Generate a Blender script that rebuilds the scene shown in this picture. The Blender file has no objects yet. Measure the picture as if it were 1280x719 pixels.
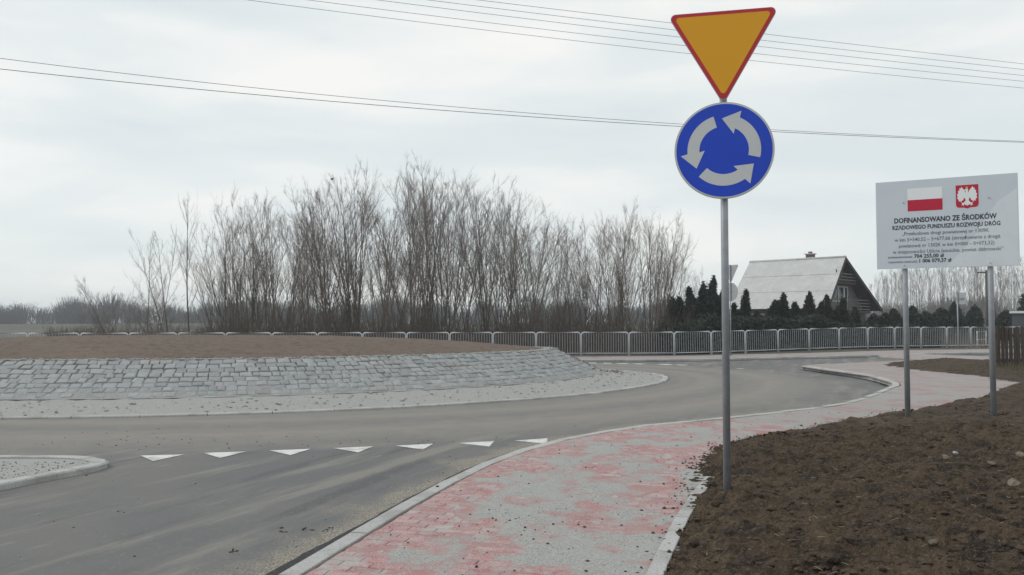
import bpy, bmesh, math, random
import numpy as np
from mathutils import Vector, Matrix

random.seed(7)
RNG = np.random.default_rng(11)
R = math.radians
SC = bpy.context.scene
COL = SC.collection

# ------------------------------------------------------------------ camera
FPX, HORIZ, CAMH = 1050.0, 402.0, 1.5
PITCH = math.atan((HORIZ - 359.5) / FPX)
cam = bpy.data.cameras.new("camera")
cam.sensor_width = 36.0
cam.lens = 36.0 * FPX / 1280.0
cam.clip_end = 5000
cam.clip_start = 0.05
cam_o = bpy.data.objects.new("camera", cam)
COL.objects.link(cam_o)
cam_o.location = (0, 0, CAMH)
cam_o.rotation_euler = (math.pi / 2 + PITCH, 0, 0)
SC.camera = cam_o

# ------------------------------------------------------------------ overcast sky
SUN_EL, SUN_AZ = R(36), R(-82)      # veiled sun out to the side, beyond the island
W = bpy.data.worlds.new("World")
SC.world = W
W.use_nodes = True
nt = W.node_tree
nt.nodes.clear()
out = nt.nodes.new("ShaderNodeOutputWorld")
bg = nt.nodes.new("ShaderNodeBackground")
bg.inputs[1].default_value = 1.0
sky = nt.nodes.new("ShaderNodeTexSky")
sky.sky_type = 'NISHITA'
sky.sun_disc = False
sky.sun_elevation = SUN_EL
sky.sun_rotation = SUN_AZ
tc = nt.nodes.new("ShaderNodeTexCoord")
mp = nt.nodes.new("ShaderNodeMapping")
mp.inputs["Scale"].default_value = (1.0, 1.0, 4.2)
mp.inputs["Location"].default_value = (1.75, 0.6, 0.9)
n1 = nt.nodes.new("ShaderNodeTexNoise")
n1.inputs["Scale"].default_value = 2.6
n1.inputs["Detail"].default_value = 7
n1.inputs["Roughness"].default_value = 0.48
n1.inputs["Distortion"].default_value = 0.25
ramp = nt.nodes.new("ShaderNodeValToRGB")
ramp.color_ramp.elements[0].position = 0.36
ramp.color_ramp.elements[0].color = (0.765, 0.830, 0.850, 1)
ramp.color_ramp.elements[1].position = 0.66
ramp.color_ramp.elements[1].color = (1.000, 0.995, 0.965, 1)
e = ramp.color_ramp.elements.new(0.50)
e.color = (0.850, 0.895, 0.895, 1)
skm = nt.nodes.new("ShaderNodeVectorMath")
skm.operation = 'SCALE'
skm.inputs["Scale"].default_value = 0.10
mix = nt.nodes.new("ShaderNodeMix")
mix.data_type = 'RGBA'
mix.inputs[0].default_value = 0.93
nt.links.new(tc.outputs["Generated"], mp.inputs["Vector"])
nt.links.new(mp.outputs[0], n1.inputs["Vector"])
nt.links.new(n1.outputs[0], ramp.inputs[0])
nt.links.new(sky.outputs[0], skm.inputs[0])
nt.links.new(skm.outputs[0], mix.inputs[6])
nt.links.new(ramp.outputs[0], mix.inputs[7])
nt.links.new(mix.outputs[2], bg.inputs[0])
nt.links.new(bg.outputs[0], out.inputs[0])

sun = bpy.data.lights.new("sun", 'SUN')
sun.energy = 1.3
sun.angle = R(30)
sun.color = (1.0, 0.97, 0.93)
sun_o = bpy.data.objects.new("sun", sun)
COL.objects.link(sun_o)
# direction the light travels: from the sun towards the ground
sd = Vector((math.sin(SUN_AZ) * math.cos(SUN_EL), math.cos(SUN_AZ) * math.cos(SUN_EL), math.sin(SUN_EL)))
sun_o.rotation_euler = sd.to_track_quat('Z', 'Y').to_euler()

vs = SC.view_settings
vs.view_transform = 'Standard'
vs.look = 'None'
vs.exposure = 0.0
vs.gamma = 1.0
SC.cycles.use_denoising = True
SC.cycles.max_bounces = 6
SC.cycles.volume_bounces = 1

# ------------------------------------------------------------------ helpers: noise, ground, pixels
def _hash(ix, iy, s):
    h = (ix.astype(np.int64) * 374761393 + iy.astype(np.int64) * 668265263 + s * 974634777) & 0x7fffffff
    h = ((h ^ (h >> 13)) * 1274126177) & 0x7fffffff
    return ((h ^ (h >> 16)) & 0xffffff) / float(0xffffff)

def vnoise(x, y, s=0):
    x = np.asarray(x, float); y = np.asarray(y, float)
    ix = np.floor(x); iy = np.floor(y)
    fx = x - ix; fy = y - iy
    fx = fx * fx * (3 - 2 * fx); fy = fy * fy * (3 - 2 * fy)
    a = _hash(ix, iy, s); b = _hash(ix + 1, iy, s); c = _hash(ix, iy + 1, s); d = _hash(ix + 1, iy + 1, s)
    return (a * (1 - fx) + b * fx) * (1 - fy) + (c * (1 - fx) + d * fx) * fy

def fbm(x, y, octs=4, s=0, gain=0.5):
    v = 0; a = 1.0; t = 0
    for k in range(octs):
        v = v + a * vnoise(np.asarray(x) * 2 ** k + 17.3 * k, np.asarray(y) * 2 ** k - 9.1 * k, s + k)
        t += a; a *= gain
    return v / t

def sstep(a, b, x):
    t = np.clip((np.asarray(x, float) - a) / (b - a), 0, 1)
    return t * t * (3 - 2 * t)

def G(x, y):          # the road falls away gently beyond the island
    return -0.20 * sstep(18, 36, y) * (1 - sstep(6, 20, x))

def ray(px, py):
    u = (px - 640) / FPX; v = (359.5 - py) / FPX
    s, c = math.sin(PITCH), math.cos(PITCH)
    return Vector((u, c - v * s, s + v * c))

def gp(px, py, off=0.0):      # where a sight line meets the ground (plus off)
    d = ray(px, py)
    g = 0.0
    for _ in range(30):
        t = (g + off - CAMH) / d.z
        g = float(G(d.x * t, d.y * t))
    return Vector((d.x * t, d.y * t, g + off))

def at(px, py, Y):            # point on a sight line at distance Y
    d = ray(px, py)
    t = Y / d.y
    return Vector((d.x * t, Y, CAMH + d.z * t))

def smooth_path(pts, step):
    """Catmull-Rom through 2-D points, resampled at even arc length."""
    P = [np.array(p[:2], float) for p in pts]
    P = [2 * P[0] - P[1]] + P + [2 * P[-1] - P[-2]]
    o = []
    for i in range(1, len(P) - 2):
        p0, p1, p2, p3 = P[i - 1:i + 3]
        for k in range(24):
            t = k / 24
            o.append(.5 * (2 * p1 + (p2 - p0) * t + (2 * p0 - 5 * p1 + 4 * p2 - p3) * t * t + (3 * p1 - p0 - 3 * p2 + p3) * t ** 3))
    o.append(P[-2])
    o = np.array(o)
    L = np.r_[0, np.cumsum(np.hypot(*np.diff(o, axis=0).T))]
    s = np.arange(0, L[-1], step)
    return np.c_[np.interp(s, L, o[:, 0]), np.interp(s, L, o[:, 1])], s

# ------------------------------------------------------------------ helpers: materials
def mat(name, base, layers=(), rough=0.85, bump=None, metallic=0.0, spec=0.3, rnd=None, extra=None):
    """layers: (scale, detail, lo, hi, colour, amount[, (sx,sy,sz)]) mixed over base in world space."""
    m = bpy.data.materials.new(name)
    m.use_nodes = True
    t = m.node_tree; N = t.nodes; L = t.links
    b = N["Principled BSDF"]
    b.inputs["Roughness"].default_value = rough
    b.inputs["Metallic"].default_value = metallic
    b.inputs["Specular IOR Level"].default_value = spec
    geo = N.new("ShaderNodeNewGeometry")
    cur = N.new("ShaderNodeRGB"); cur.outputs[0].default_value = (*base, 1); cur = cur.outputs[0]
    for i, ly in enumerate(layers):
        sc_, det, lo, hi, colr, amt = ly[:6]
        vec = geo.outputs["Position"]
        if len(ly) > 6:
            mpp = N.new("ShaderNodeMapping"); mpp.inputs["Scale"].default_value = ly[6]
            if len(ly) > 7:      # streaks that run along a compass angle
                mpp.vector_type = 'TEXTURE'; mpp.inputs["Scale"].default_value = tuple(1 / q for q in ly[6])
                mpp.inputs["Rotation"].default_value = (0, 0, ly[7])
            L.new(vec, mpp.inputs["Vector"]); vec = mpp.outputs[0]
        nz = N.new("ShaderNodeTexNoise"); nz.inputs["Scale"].default_value = sc_
        nz.inputs["Detail"].default_value = det; nz.inputs["Roughness"].default_value = 0.6
        off = N.new("ShaderNodeVectorMath"); off.operation = 'ADD'; off.inputs[1].default_value = (i * 3.7 + 1, i * 1.9, i * 5.3)
        L.new(vec, off.inputs[0]); L.new(off.outputs[0], nz.inputs["Vector"])
        mr = N.new("ShaderNodeMapRange"); mr.inputs[1].default_value = lo; mr.inputs[2].default_value = hi
        mr.inputs[4].default_value = amt; mr.interpolation_type = 'SMOOTHSTEP'
        L.new(nz.outputs[0], mr.inputs[0])
        mx = N.new("ShaderNodeMix"); mx.data_type = 'RGBA'
        L.new(mr.outputs[0], mx.inputs[0]); L.new(cur, mx.inputs[6]); mx.inputs[7].default_value = (*colr, 1)
        cur = mx.outputs[2]
    if extra:
        cur = extra(t, geo, cur)
    if rnd:                      # per-object and per-piece brightness spread
        oi = N.new("ShaderNodeObjectInfo")
        ad = N.new("ShaderNodeMath"); ad.operation = 'ADD'
        L.new(oi.outputs["Random"], ad.inputs[0]); L.new(geo.outputs["Random Per Island"], ad.inputs[1])
        fr = N.new("ShaderNodeMath"); fr.operation = 'FRACT'; L.new(ad.outputs[0], fr.inputs[0])
        mr = N.new("ShaderNodeMapRange"); mr.inputs[3].default_value = 1 - rnd; mr.inputs[4].default_value = 1 + rnd
        L.new(fr.outputs[0], mr.inputs[0])
        vm = N.new("ShaderNodeVectorMath"); vm.operation = 'SCALE'
        L.new(cur, vm.inputs[0]); L.new(mr.outputs[0], vm.inputs["Scale"])
        cur = vm.outputs[0]
    L.new(cur, b.inputs["Base Color"])
    if bump:
        prev = None
        for (bs, bd, bstr, dist) in bump:
            nz = N.new("ShaderNodeTexNoise"); nz.inputs["Scale"].default_value = bs; nz.inputs["Detail"].default_value = bd
            L.new(geo.outputs["Position"], nz.inputs["Vector"])
            bp = N.new("ShaderNodeBump"); bp.inputs["Strength"].default_value = bstr; bp.inputs["Distance"].default_value = dist
            L.new(nz.outputs[0], bp.inputs["Height"])
            if prev: L.new(prev, bp.inputs["Normal"])
            prev = bp.outputs[0]
        L.new(prev, b.inputs["Normal"])
    return m

RC = (-6.45, 24.4)     # centre of the circulating lane

def road_dust(t, geo, cur):
    """Pale dust dragged round the circulating lane, thin streaks of it on the approach."""
    N, L = t.nodes, t.links
    sub = N.new("ShaderNodeVectorMath"); sub.operation = 'SUBTRACT'; sub.inputs[1].default_value = (RC[0], RC[1], 0)
    L.new(geo.outputs["Position"], sub.inputs[0])
    sep = N.new("ShaderNodeSeparateXYZ"); L.new(sub.outputs[0], sep.inputs[0])
    cmb = N.new("ShaderNodeCombineXYZ"); L.new(sep.outputs[0], cmb.inputs[0]); L.new(sep.outputs[1], cmb.inputs[1])
    ln = N.new("ShaderNodeVectorMath"); ln.operation = 'LENGTH'; L.new(cmb.outputs[0], ln.inputs[0])
    nz = N.new("ShaderNodeTexNoise"); nz.inputs["Scale"].default_value = 0.9; nz.inputs["Detail"].default_value = 6
    L.new(geo.outputs["Position"], nz.inputs["Vector"])
    ma = N.new("ShaderNodeMath"); ma.operation = 'MULTIPLY_ADD'; ma.inputs[1].default_value = 2.2
    L.new(nz.outputs[0], ma.inputs[0]); L.new(ln.outputs["Value"], ma.inputs[2])
    mr = N.new("ShaderNodeMapRange"); mr.inputs[1].default_value = 16.6; mr.inputs[2].default_value = 15.2
    mr.inputs[3].default_value = 0.0; mr.inputs[4].default_value = 0.85; mr.interpolation_type = 'SMOOTHSTEP'
    L.new(ma.outputs[0], mr.inputs[0])
    # concentric tyre tracks
    wn = N.new("ShaderNodeTexNoise"); wn.noise_dimensions = '1D'; wn.inputs["Scale"].default_value = 1.15; wn.inputs["Detail"].default_value = 4
    L.new(ln.outputs["Value"], wn.inputs["W"])
    mr2 = N.new("ShaderNodeMapRange"); mr2.inputs[1].default_value = 0.75; mr2.inputs[2].default_value = 1.25
    nz2 = N.new("ShaderNodeTexNoise"); nz2.inputs["Scale"].default_value = 2.4; nz2.inputs["Detail"].default_value = 7; nz2.inputs["Roughness"].default_value = .65
    L.new(geo.outputs["Position"], nz2.inputs["Vector"])
    sm = N.new("ShaderNodeMath"); sm.operation = 'ADD'; L.new(wn.outputs[0], sm.inputs[0]); L.new(nz2.outputs[0], sm.inputs[1])
    L.new(sm.outputs[0], mr2.inputs[0])
    dc = N.new("ShaderNodeMix"); dc.data_type = 'RGBA'
    dc.inputs[6].default_value = (0.185, 0.178, 0.168, 1); dc.inputs[7].default_value = (0.245, 0.227, 0.202, 1)
    L.new(mr2.outputs[0], dc.inputs[0])
    mx = N.new("ShaderNodeMix"); mx.data_type = 'RGBA'
    L.new(mr.outputs[0], mx.inputs[0]); L.new(cur, mx.inputs[6]); L.new(dc.outputs[2], mx.inputs[7])
    return mx.outputs[2]

M = {}
ASPH = [
    (140, 2, .42, .66, (.19, .19, .19), .5), (60, 2, .55, .75, (.06, .06, .065), .5),
    (.45, 4, .42, .66, (.165, .160, .150), .8), (1.5, 6, .50, .66, (.225, .213, .192), .85, (.22, 1.6, 1), 1.18),
    (1.9, 5, .54, .68, (.092, .093, .097), .75, (.2, 1.4, 1), 1.25), (3.2, 7, .62, .72, (.30, .29, .272), .5, (.3, 1.4, 1), 1.10),
    (24, 4, .56, .72, (.22, .21, .19), .5)]
M['asphalt'] = mat('asphalt', (.122, .123, .126), ASPH, rough=.86, bump=[(160, 2, .35, .006)], extra=road_dust)
def sand_extra(t, geo, cur):
    """Where the sand lies thin the red paving shows through between the grains."""
    N, L = t.nodes, t.links
    at_ = N.new("ShaderNodeAttribute"); at_.attribute_name = "thick"
    nz = N.new("ShaderNodeTexNoise"); nz.inputs["Scale"].default_value = 70; nz.inputs["Detail"].default_value = 4
    L.new(geo.outputs["Position"], nz.inputs["Vector"])
    nz3 = N.new("ShaderNodeTexNoise"); nz3.inputs["Scale"].default_value = 17; nz3.inputs["Detail"].default_value = 6; nz3.inputs["Roughness"].default_value = .7
    L.new(geo.outputs["Position"], nz3.inputs["Vector"])
    av = N.new("ShaderNodeMath"); av.operation = 'ADD'; L.new(nz.outputs[0], av.inputs[0]); L.new(nz3.outputs[0], av.inputs[1])
    ad = N.new("ShaderNodeMath"); ad.operation = 'MULTIPLY_ADD'; ad.inputs[1].default_value = .85; L.new(av.outputs[0], ad.inputs[0]); L.new(at_.outputs["Fac"], ad.inputs[2])
    mr = N.new("ShaderNodeMapRange"); mr.inputs[1].default_value = .66; mr.inputs[2].default_value = 1.12
    L.new(ad.outputs[0], mr.inputs[0])
    mx = N.new("ShaderNodeMix"); mx.data_type = 'RGBA'; mx.inputs[6].default_value = (.36, .200, .195, 1)
    L.new(mr.outputs[0], mx.inputs[0]); L.new(cur, mx.inputs[7])
    return mx.outputs[2]
SAND_L = [(110, 3, .42, .62, (.46, .46, .44), .75), (95, 2, .55, .66, (.10, .10, .098), .85),
          (34, 5, .50, .68, (.22, .22, .215), .6), (3, 5, .45, .68, (.34, .34, .33), .7)]
M['sand'] = mat('sand', (.30, .303, .287), SAND_L, rough=.95, bump=[(170, 3, .5, .006), (30, 3, .4, .01)], extra=sand_extra)
M['gravel'] = mat('gravel', (.33, .33, .318), SAND_L + [(13, 5, .58, .70, (.29, .28, .265), .5)], rough=.95,
                  bump=[(60, 3, .7, .02), (16, 3, .5, .02)])
M['paver'] = mat('paver', (.345, .160, .160), [
    (2.2, 5, .42, .62, (.385, .235, .228), .9), (9, 5, .46, .66, (.40, .31, .30), .7), (4.2, 6, .48, .62, (.36, .335, .32), .85), (80, 3, .48, .62, (.42, .405, .39), .7),
    (60, 2, .62, .7, (.18, .13, .12), .5)],
    rough=.93, bump=[(150, 3, .3, .004)], rnd=.10)
M['paver_far'] = mat('paver_far', (.32, .275, .268), [
    (.8, 6, .42, .60, (.31, .308, .296), .95), (1.5, 7, .50, .62, (.32, .20, .195), .8), (9, 5, .5, .7, (.31, .30, .29), .6), (34, 3, .56, .67, (.17, .16, .15), .6)],
    rough=.93, bump=[(40, 3, .3, .01)])
M['bedding'] = mat('bedding', (.20, .175, .165), [(90, 3, .45, .65, (.12, .105, .10), .7)], rough=.95)
M['concrete'] = mat('concrete', (.435, .44, .43), [
    (5, 5, .45, .68, (.40, .40, .39), .8), (110, 3, .52, .68, (.36, .36, .36), .5), (1.3, 4, .5, .7, (.49, .49, .47), .6),
    (30, 4, .58, .70, (.25, .23, .21), .6), (2.4, 6, .47, .62, (.31, .305, .29), .8), (70, 3, .5, .64, (.26, .255, .245), .6)],
    rough=.9, bump=[(90, 3, .25, .004)], rnd=.07)
M['soil'] = mat('soil', (.066, .045, .028), [
    (1.1, 5, .45, .65, (.092, .064, .039), .8), (6, 7, .47, .60, (.024, .017, .012), .95), (45, 4, .53, .68, (.150, .112, .076), .65),
    (3.0, 5, .55, .70, (.108, .075, .045), .7), (120, 2, .66, .72, (.36, .33, .28), .7)],
    rough=.97, bump=[(22, 8, .9, .06), (90, 5, .8, .02)])
M['clod'] = mat('clod', (.055, .038, .026), [(30, 4, .45, .65, (.085, .062, .044), .8), (90, 3, .55, .7, (.03, .022, .016), .7)],
                rough=.97, bump=[(70, 5, .8, .02)], rnd=.35)
M['mound_soil'] = mat('mound_soil', (.155, .120, .095), [
    (.8, 5, .45, .65, (.175, .135, .105), .8), (5, 6, .50, .66, (.085, .062, .047), .8), (24, 4, .55, .70, (.22, .18, .145), .6)],
    rough=.97, bump=[(9, 8, .9, .10), (40, 5, .8, .03)])
M['granite'] = mat('granite', (.295, .307, .312), [(1.3, 6, .50, .66, (.36, .355, .34), .7),
    (9, 5, .40, .64, (.35, .365, .375), .75), (60, 4, .5, .68, (.17, .18, .19), .6), (2.1, 4, .48, .68, (.31, .30, .285), .6),
    (140, 3, .55, .7, (.46, .46, .45), .5)],
    rough=.9, bump=[(45, 4, .5, .02), (14, 3, .5, .03)], rnd=.13)
M['mortar'] = mat('mortar', (.32, .323, .316), [(40, 4, .45, .65, (.20, .205, .205), .7), (3, 4, .5, .7, (.40, .395, .38), .8)], rough=.95,
                  bump=[(50, 4, .6, .02)])
def gut_extra(t, geo, cur):
    N, L = t.nodes, t.links
    at_ = N.new("ShaderNodeAttribute"); at_.attribute_name = "thick"
    nz = N.new("ShaderNodeTexNoise"); nz.inputs["Scale"].default_value = 45; nz.inputs["Detail"].default_value = 4
    L.new(geo.outputs["Position"], nz.inputs["Vector"])
    ad = N.new("ShaderNodeMath"); ad.operation = 'ADD'; L.new(at_.outputs["Fac"], ad.inputs[0]); L.new(nz.outputs[0], ad.inputs[1])
    mr = N.new("ShaderNodeMapRange"); mr.inputs[1].default_value = .42; mr.inputs[2].default_value = 1.1
    L.new(ad.outputs[0], mr.inputs[0])
    cur = road_dust(t, geo, cur)
    gr = N.new("ShaderNodeTexNoise"); gr.inputs["Scale"].default_value = 75; gr.inputs["Detail"].default_value = 3
    L.new(geo.outputs["Position"], gr.inputs["Vector"])
    g2 = N.new("ShaderNodeMapRange"); g2.inputs[1].default_value = .42; g2.inputs[2].default_value = .60; L.new(gr.outputs[0], g2.inputs[0])
    gc = N.new("ShaderNodeMix"); gc.data_type = 'RGBA'; gc.inputs[6].default_value = (.15, .135, .11, 1); gc.inputs[7].default_value = (.32, .298, .258, 1)
    L.new(g2.outputs[0], gc.inputs[0])
    mx = N.new("ShaderNodeMix"); mx.data_type = 'RGBA'
    L.new(mr.outputs[0], mx.inputs[0]); L.new(cur, mx.inputs[6]); L.new(gc.outputs[2], mx.inputs[7])
    return mx.outputs[2]
M['gutter'] = mat('gutter', (.122, .123, .126), ASPH, rough=.9, bump=[(160, 2, .35, .006)], extra=gut_extra)
M['bitumen_shade'] = mat('bitumen_shade', (.030, .030, .031), [(40, 3, .5, .68, (.09, .085, .08), .6)], rough=.8)  # tar of the near joint, and painted shade along the far kerb
M['paint_white'] = mat('paint_white', (.64, .64, .63), [(5, 6, .47, .64, (.40, .39, .37), .85), (50, 4, .56, .68, (.22, .22, .22), .8)], rough=.8)
M['galv'] = mat('galvanised_steel', (.27, .29, .315), [(9, 4, .4, .65, (.33, .35, .375), .8), (60, 3, .55, .7, (.22, .235, .255), .5)],
                rough=.48, metallic=.35, spec=.5)
M['rail'] = mat('railing_steel', (.50, .53, .56), [(4, 4, .4, .65, (.44, .47, .50), .8)], rough=.5, metallic=.25, spec=.5)
M['sign_back'] = mat('sign_back', (.36, .37, .38), [(8, 3, .4, .6, (.41, .42, .43), .6)], rough=.5, metallic=.4)
M['sign_yellow'] = mat('sign_yellow', (.76, .355, .006), [(3, 4, .4, .7, (.72, .335, .006), .7), (50, 3, .60, .72, (.66, .33, .012), .25)], rough=.55, spec=.4)
M['sign_red'] = mat('sign_red', (.50, .020, .035), [(4, 4, .4, .7, (.46, .018, .03), .7)], rough=.55, spec=.4)
M['sign_blue'] = mat('sign_blue', (.007, .058, .56), [(3, 4, .4, .7, (.007, .052, .51), .7)], rough=.55, spec=.4)
M['sign_white'] = mat('sign_white', (.58, .60, .61), [(5, 4, .4, .7, (.54, .56, .57), .7)], rough=.55, spec=.4)
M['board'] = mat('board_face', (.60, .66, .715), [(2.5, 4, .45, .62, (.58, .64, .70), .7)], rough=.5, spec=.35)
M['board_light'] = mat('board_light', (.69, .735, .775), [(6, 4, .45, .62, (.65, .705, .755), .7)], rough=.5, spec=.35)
M['flag_white'] = mat('flag_white', (.80, .83, .85), rough=.5)
M['flag_red'] = mat('flag_red', (.50, .018, .050), rough=.5)
M['gold'] = mat('gold', (.62, .40, .10), rough=.5)
M['ink'] = mat('ink', (.030, .036, .050), rough=.6)
M['ink_soft'] = mat('ink_soft', (.095, .108, .130), rough=.6)
M['bark'] = mat('bark', (.098, .086, .074), [(6, 4, .4, .65, (.145, .130, .112), .7), (2, 3, .5, .7, (.080, .072, .054), .6)], rough=.95)
M['twig'] = mat('twig', (.150, .124, .106), [(1.2, 3, .4, .65, (.185, .147, .122), .8)], rough=.95)
M['bark_pale'] = mat('bark_pale', (.235, .225, .215), [(3, 4, .4, .65, (.300, .290, .278), .7), (9, 3, .55, .7, (.12, .115, .11), .6)], rough=.95)
M['twig_pale'] = mat('twig_pale', (.185, .168, .155), rough=.95)
M['brush'] = mat('brush', (.085, .067, .054), [(1.5, 3, .4, .65, (.130, .100, .076), .8), (.5, 3, .5, .7, (.060, .056, .046), .7)], rough=.97)
M['far_wood'] = mat('far_wood', (.080, .078, .078), rough=.97)
M['needle'] = mat('needle', (.028, .042, .031), [(2.5, 4, .4, .65, (.044, .058, .040), .8), (.9, 3, .5, .7, (.052, .046, .032), .6)], rough=.9)
M['needle_brown'] = mat('needle_brown', (.040, .042, .028), [(2.5, 4, .4, .65, (.056, .050, .034), .8)], rough=.9)
M['grass'] = mat('field_grass', (.090, .088, .072), [
    (.08, 5, .4, .65, (.110, .102, .084), .8), (.6, 5, .45, .68, (.070, .072, .056), .7), (6, 4, .5, .7, (.125, .115, .09), .5)],
    rough=.97, bump=[(5, 5, .6, .1)])
M['tuft'] = mat('tuft', (.125, .118, .058), [(3, 3, .4, .65, (.17, .15, .085), .8)], rough=.95)
M['roof_sheet'] = mat('roof_sheet', (.47, .475, .465), [
    (1.1, 5, .42, .66, (.54, .545, .535), .75), (2.2, 5, .5, .70, (.40, .40, .385), .7, (1, 1, .25)), (22, 3, .5, .7, (.48, .48, .465), .5)],
    rough=.93, bump=[(20, 3, .3, .02)])
M['dark_wood'] = mat('dark_wood', (.050, .042, .040), [(4, 4, .4, .7, (.075, .062, .056), .7, (1, 1, 6))], rough=.85)
M['rail_wood'] = mat('rail_wood', (.155, .15, .15), [(4, 4, .4, .7, (.12, .115, .11), .7)], rough=.85)
M['render_wall'] = mat('render_wall', (.17, .155, .145), [(2, 5, .4, .7, (.13, .118, .11), .7)], rough=.93)
M['frame_white'] = mat('frame_white', (.66, .68, .69), rough=.6)
M['glass_dark'] = mat('glass_dark', (.035, .045, .055), rough=.12, spec=.6)
M['brick_chim'] = mat('chimney_brick', (.16, .12, .11), [(9, 3, .45, .65, (.12, .10, .095), .7)], rough=.93)
M['fence_wood'] = mat('fence_wood', (.062, .047, .038), [(5, 5, .4, .68, (.090, .071, .058), .8, (3, 3, .4)), (30, 3, .55, .7, (.035, .028, .024), .6)],
                      rough=.92, bump=[(30, 4, .4, .01)], rnd=.2)
M['pole_wood'] = mat('pole_wood', (.095, .085, .078), [(6, 4, .4, .7, (.13, .118, .11), .7)], rough=.93)
M['wire'] = mat('wire', (.045, .047, .05), rough=.6)
M['feather'] = mat('feather', (.022, .022, .025), rough=.7)
M['stone_pale'] = mat('stone_pale', (.17, .145, .115), [(20, 4, .45, .65, (.12, .10, .08), .7)], rough=.93, bump=[(40, 4, .5, .02)])
M['plastic'] = mat('plastic', (.20, .25, .29), [(12, 3, .4, .65, (.30, .33, .35), .7)], rough=.45)
M['straw'] = mat('straw', (.34, .29, .20), rough=.9)
M['shed_wall'] = mat('shed_wall', (.085, .090, .098), rough=.9)

# ------------------------------------------------------------------ helpers: objects
def mesh_obj(name, V, F, m, parent=None, smooth=False):
    me = bpy.data.meshes.new(name)
    me.from_pydata([tuple(v) for v in V], [], [tuple(f) for f in F])
    if m is not None:
        me.materials.append(M[m] if isinstance(m, str) else m)
    if smooth:
        me.polygons.foreach_set("use_smooth", [True] * len(me.polygons))
    me.update()
    o = bpy.data.objects.new(name, me)
    COL.objects.link(o)
    if parent is not None:
        o.parent = parent
    return o

def empty(name, loc=(0, 0, 0), rz=0.0):
    o = bpy.data.objects.new(name, None)
    COL.objects.link(o)
    o.location = loc
    o.rotation_euler = (0, 0, rz)
    o.empty_display_size = .2
    return o

def tag(o, label=None, cat=None, group=None, kind=None):
    if label: o["label"] = label
    if cat: o["category"] = cat
    if group: o["group"] = group
    if kind: o["kind"] = kind
    return o

def copy_tree(o, parent=None):
    c = o.copy(); COL.objects.link(c); c.parent = parent
    for ch in list(o.children):
        d = ch.copy(); COL.objects.link(d); d.parent = c
        for g in list(ch.children):
            k = g.copy(); COL.objects.link(k); k.parent = d
    return c

class MB:
    def __init__(s): s.V = []; s.F = []
    def add(s, V, F):
        n = len(s.V); s.V += [tuple(v) for v in V]; s.F += [tuple(i + n for i in f) for f in F]
    def box(s, lo, hi, T=None):
        x0, y0, z0 = lo; x1, y1, z1 = hi
        V = [(x0, y0, z0), (x1, y0, z0), (x1, y1, z0), (x0, y1, z0), (x0, y0, z1), (x1, y0, z1), (x1, y1, z1), (x0, y1, z1)]
        if T is not None: V = [T @ Vector(v) for v in V]
        s.add(V, [(0, 3, 2, 1), (4, 5, 6, 7), (0, 1, 5, 4), (1, 2, 6, 5), (2, 3, 7, 6), (3, 0, 4, 7)])
    def tube(s, pts, rad, n=8, cap=True):
        V, F = tube(np.array(pts, float), np.broadcast_to(np.array(rad, float), (len(pts),)), n)
        if cap:
            k = len(pts)
            F = F + [tuple(range(n - 1, -1, -1)), tuple((k - 1) * n + i for i in range(n))]
        s.add(V, F)
    def prism(s, poly, z0, z1, T=None):
        """poly: 2-D outline (ccw), extruded along z."""
        n = len(poly)
        V = [(x, y, z0) for x, y in poly] + [(x, y, z1) for x, y in poly]
        if T is not None: V = [T @ Vector(v) for v in V]
        s.add(V, [tuple(range(n - 1, -1, -1)), tuple(range(n, 2 * n))] + [(i, (i + 1) % n, n + (i + 1) % n, n + i) for i in range(n)])
    def build(s, name, m, parent=None, smooth=False):
        return mesh_obj(name, s.V, s.F, m, parent, smooth)

def tube(P, r, n):
    d = np.gradient(P, axis=0)
    d /= np.linalg.norm(d, axis=1)[:, None] + 1e-9
    up = np.array([0, 0, 1.0]) if abs(d[0, 2]) < .9 else np.array([1.0, 0, 0])
    a = np.cross(d, up); a /= np.linalg.norm(a, axis=1)[:, None] + 1e-9
    b = np.cross(d, a)
    ang = np.arange(n) * 2 * np.pi / n
    V = (P[:, None, :] + r[:, None, None] * (np.cos(ang)[None, :, None] * a[:, None, :] + np.sin(ang)[None, :, None] * b[:, None, :])).reshape(-1, 3)
    F = []
    for k in range(len(P) - 1):
        for i in range(n):
            j = (i + 1) % n
            F.append((k * n + i, k * n + j, (k + 1) * n + j, (k + 1) * n + i))
    return V, F

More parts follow.
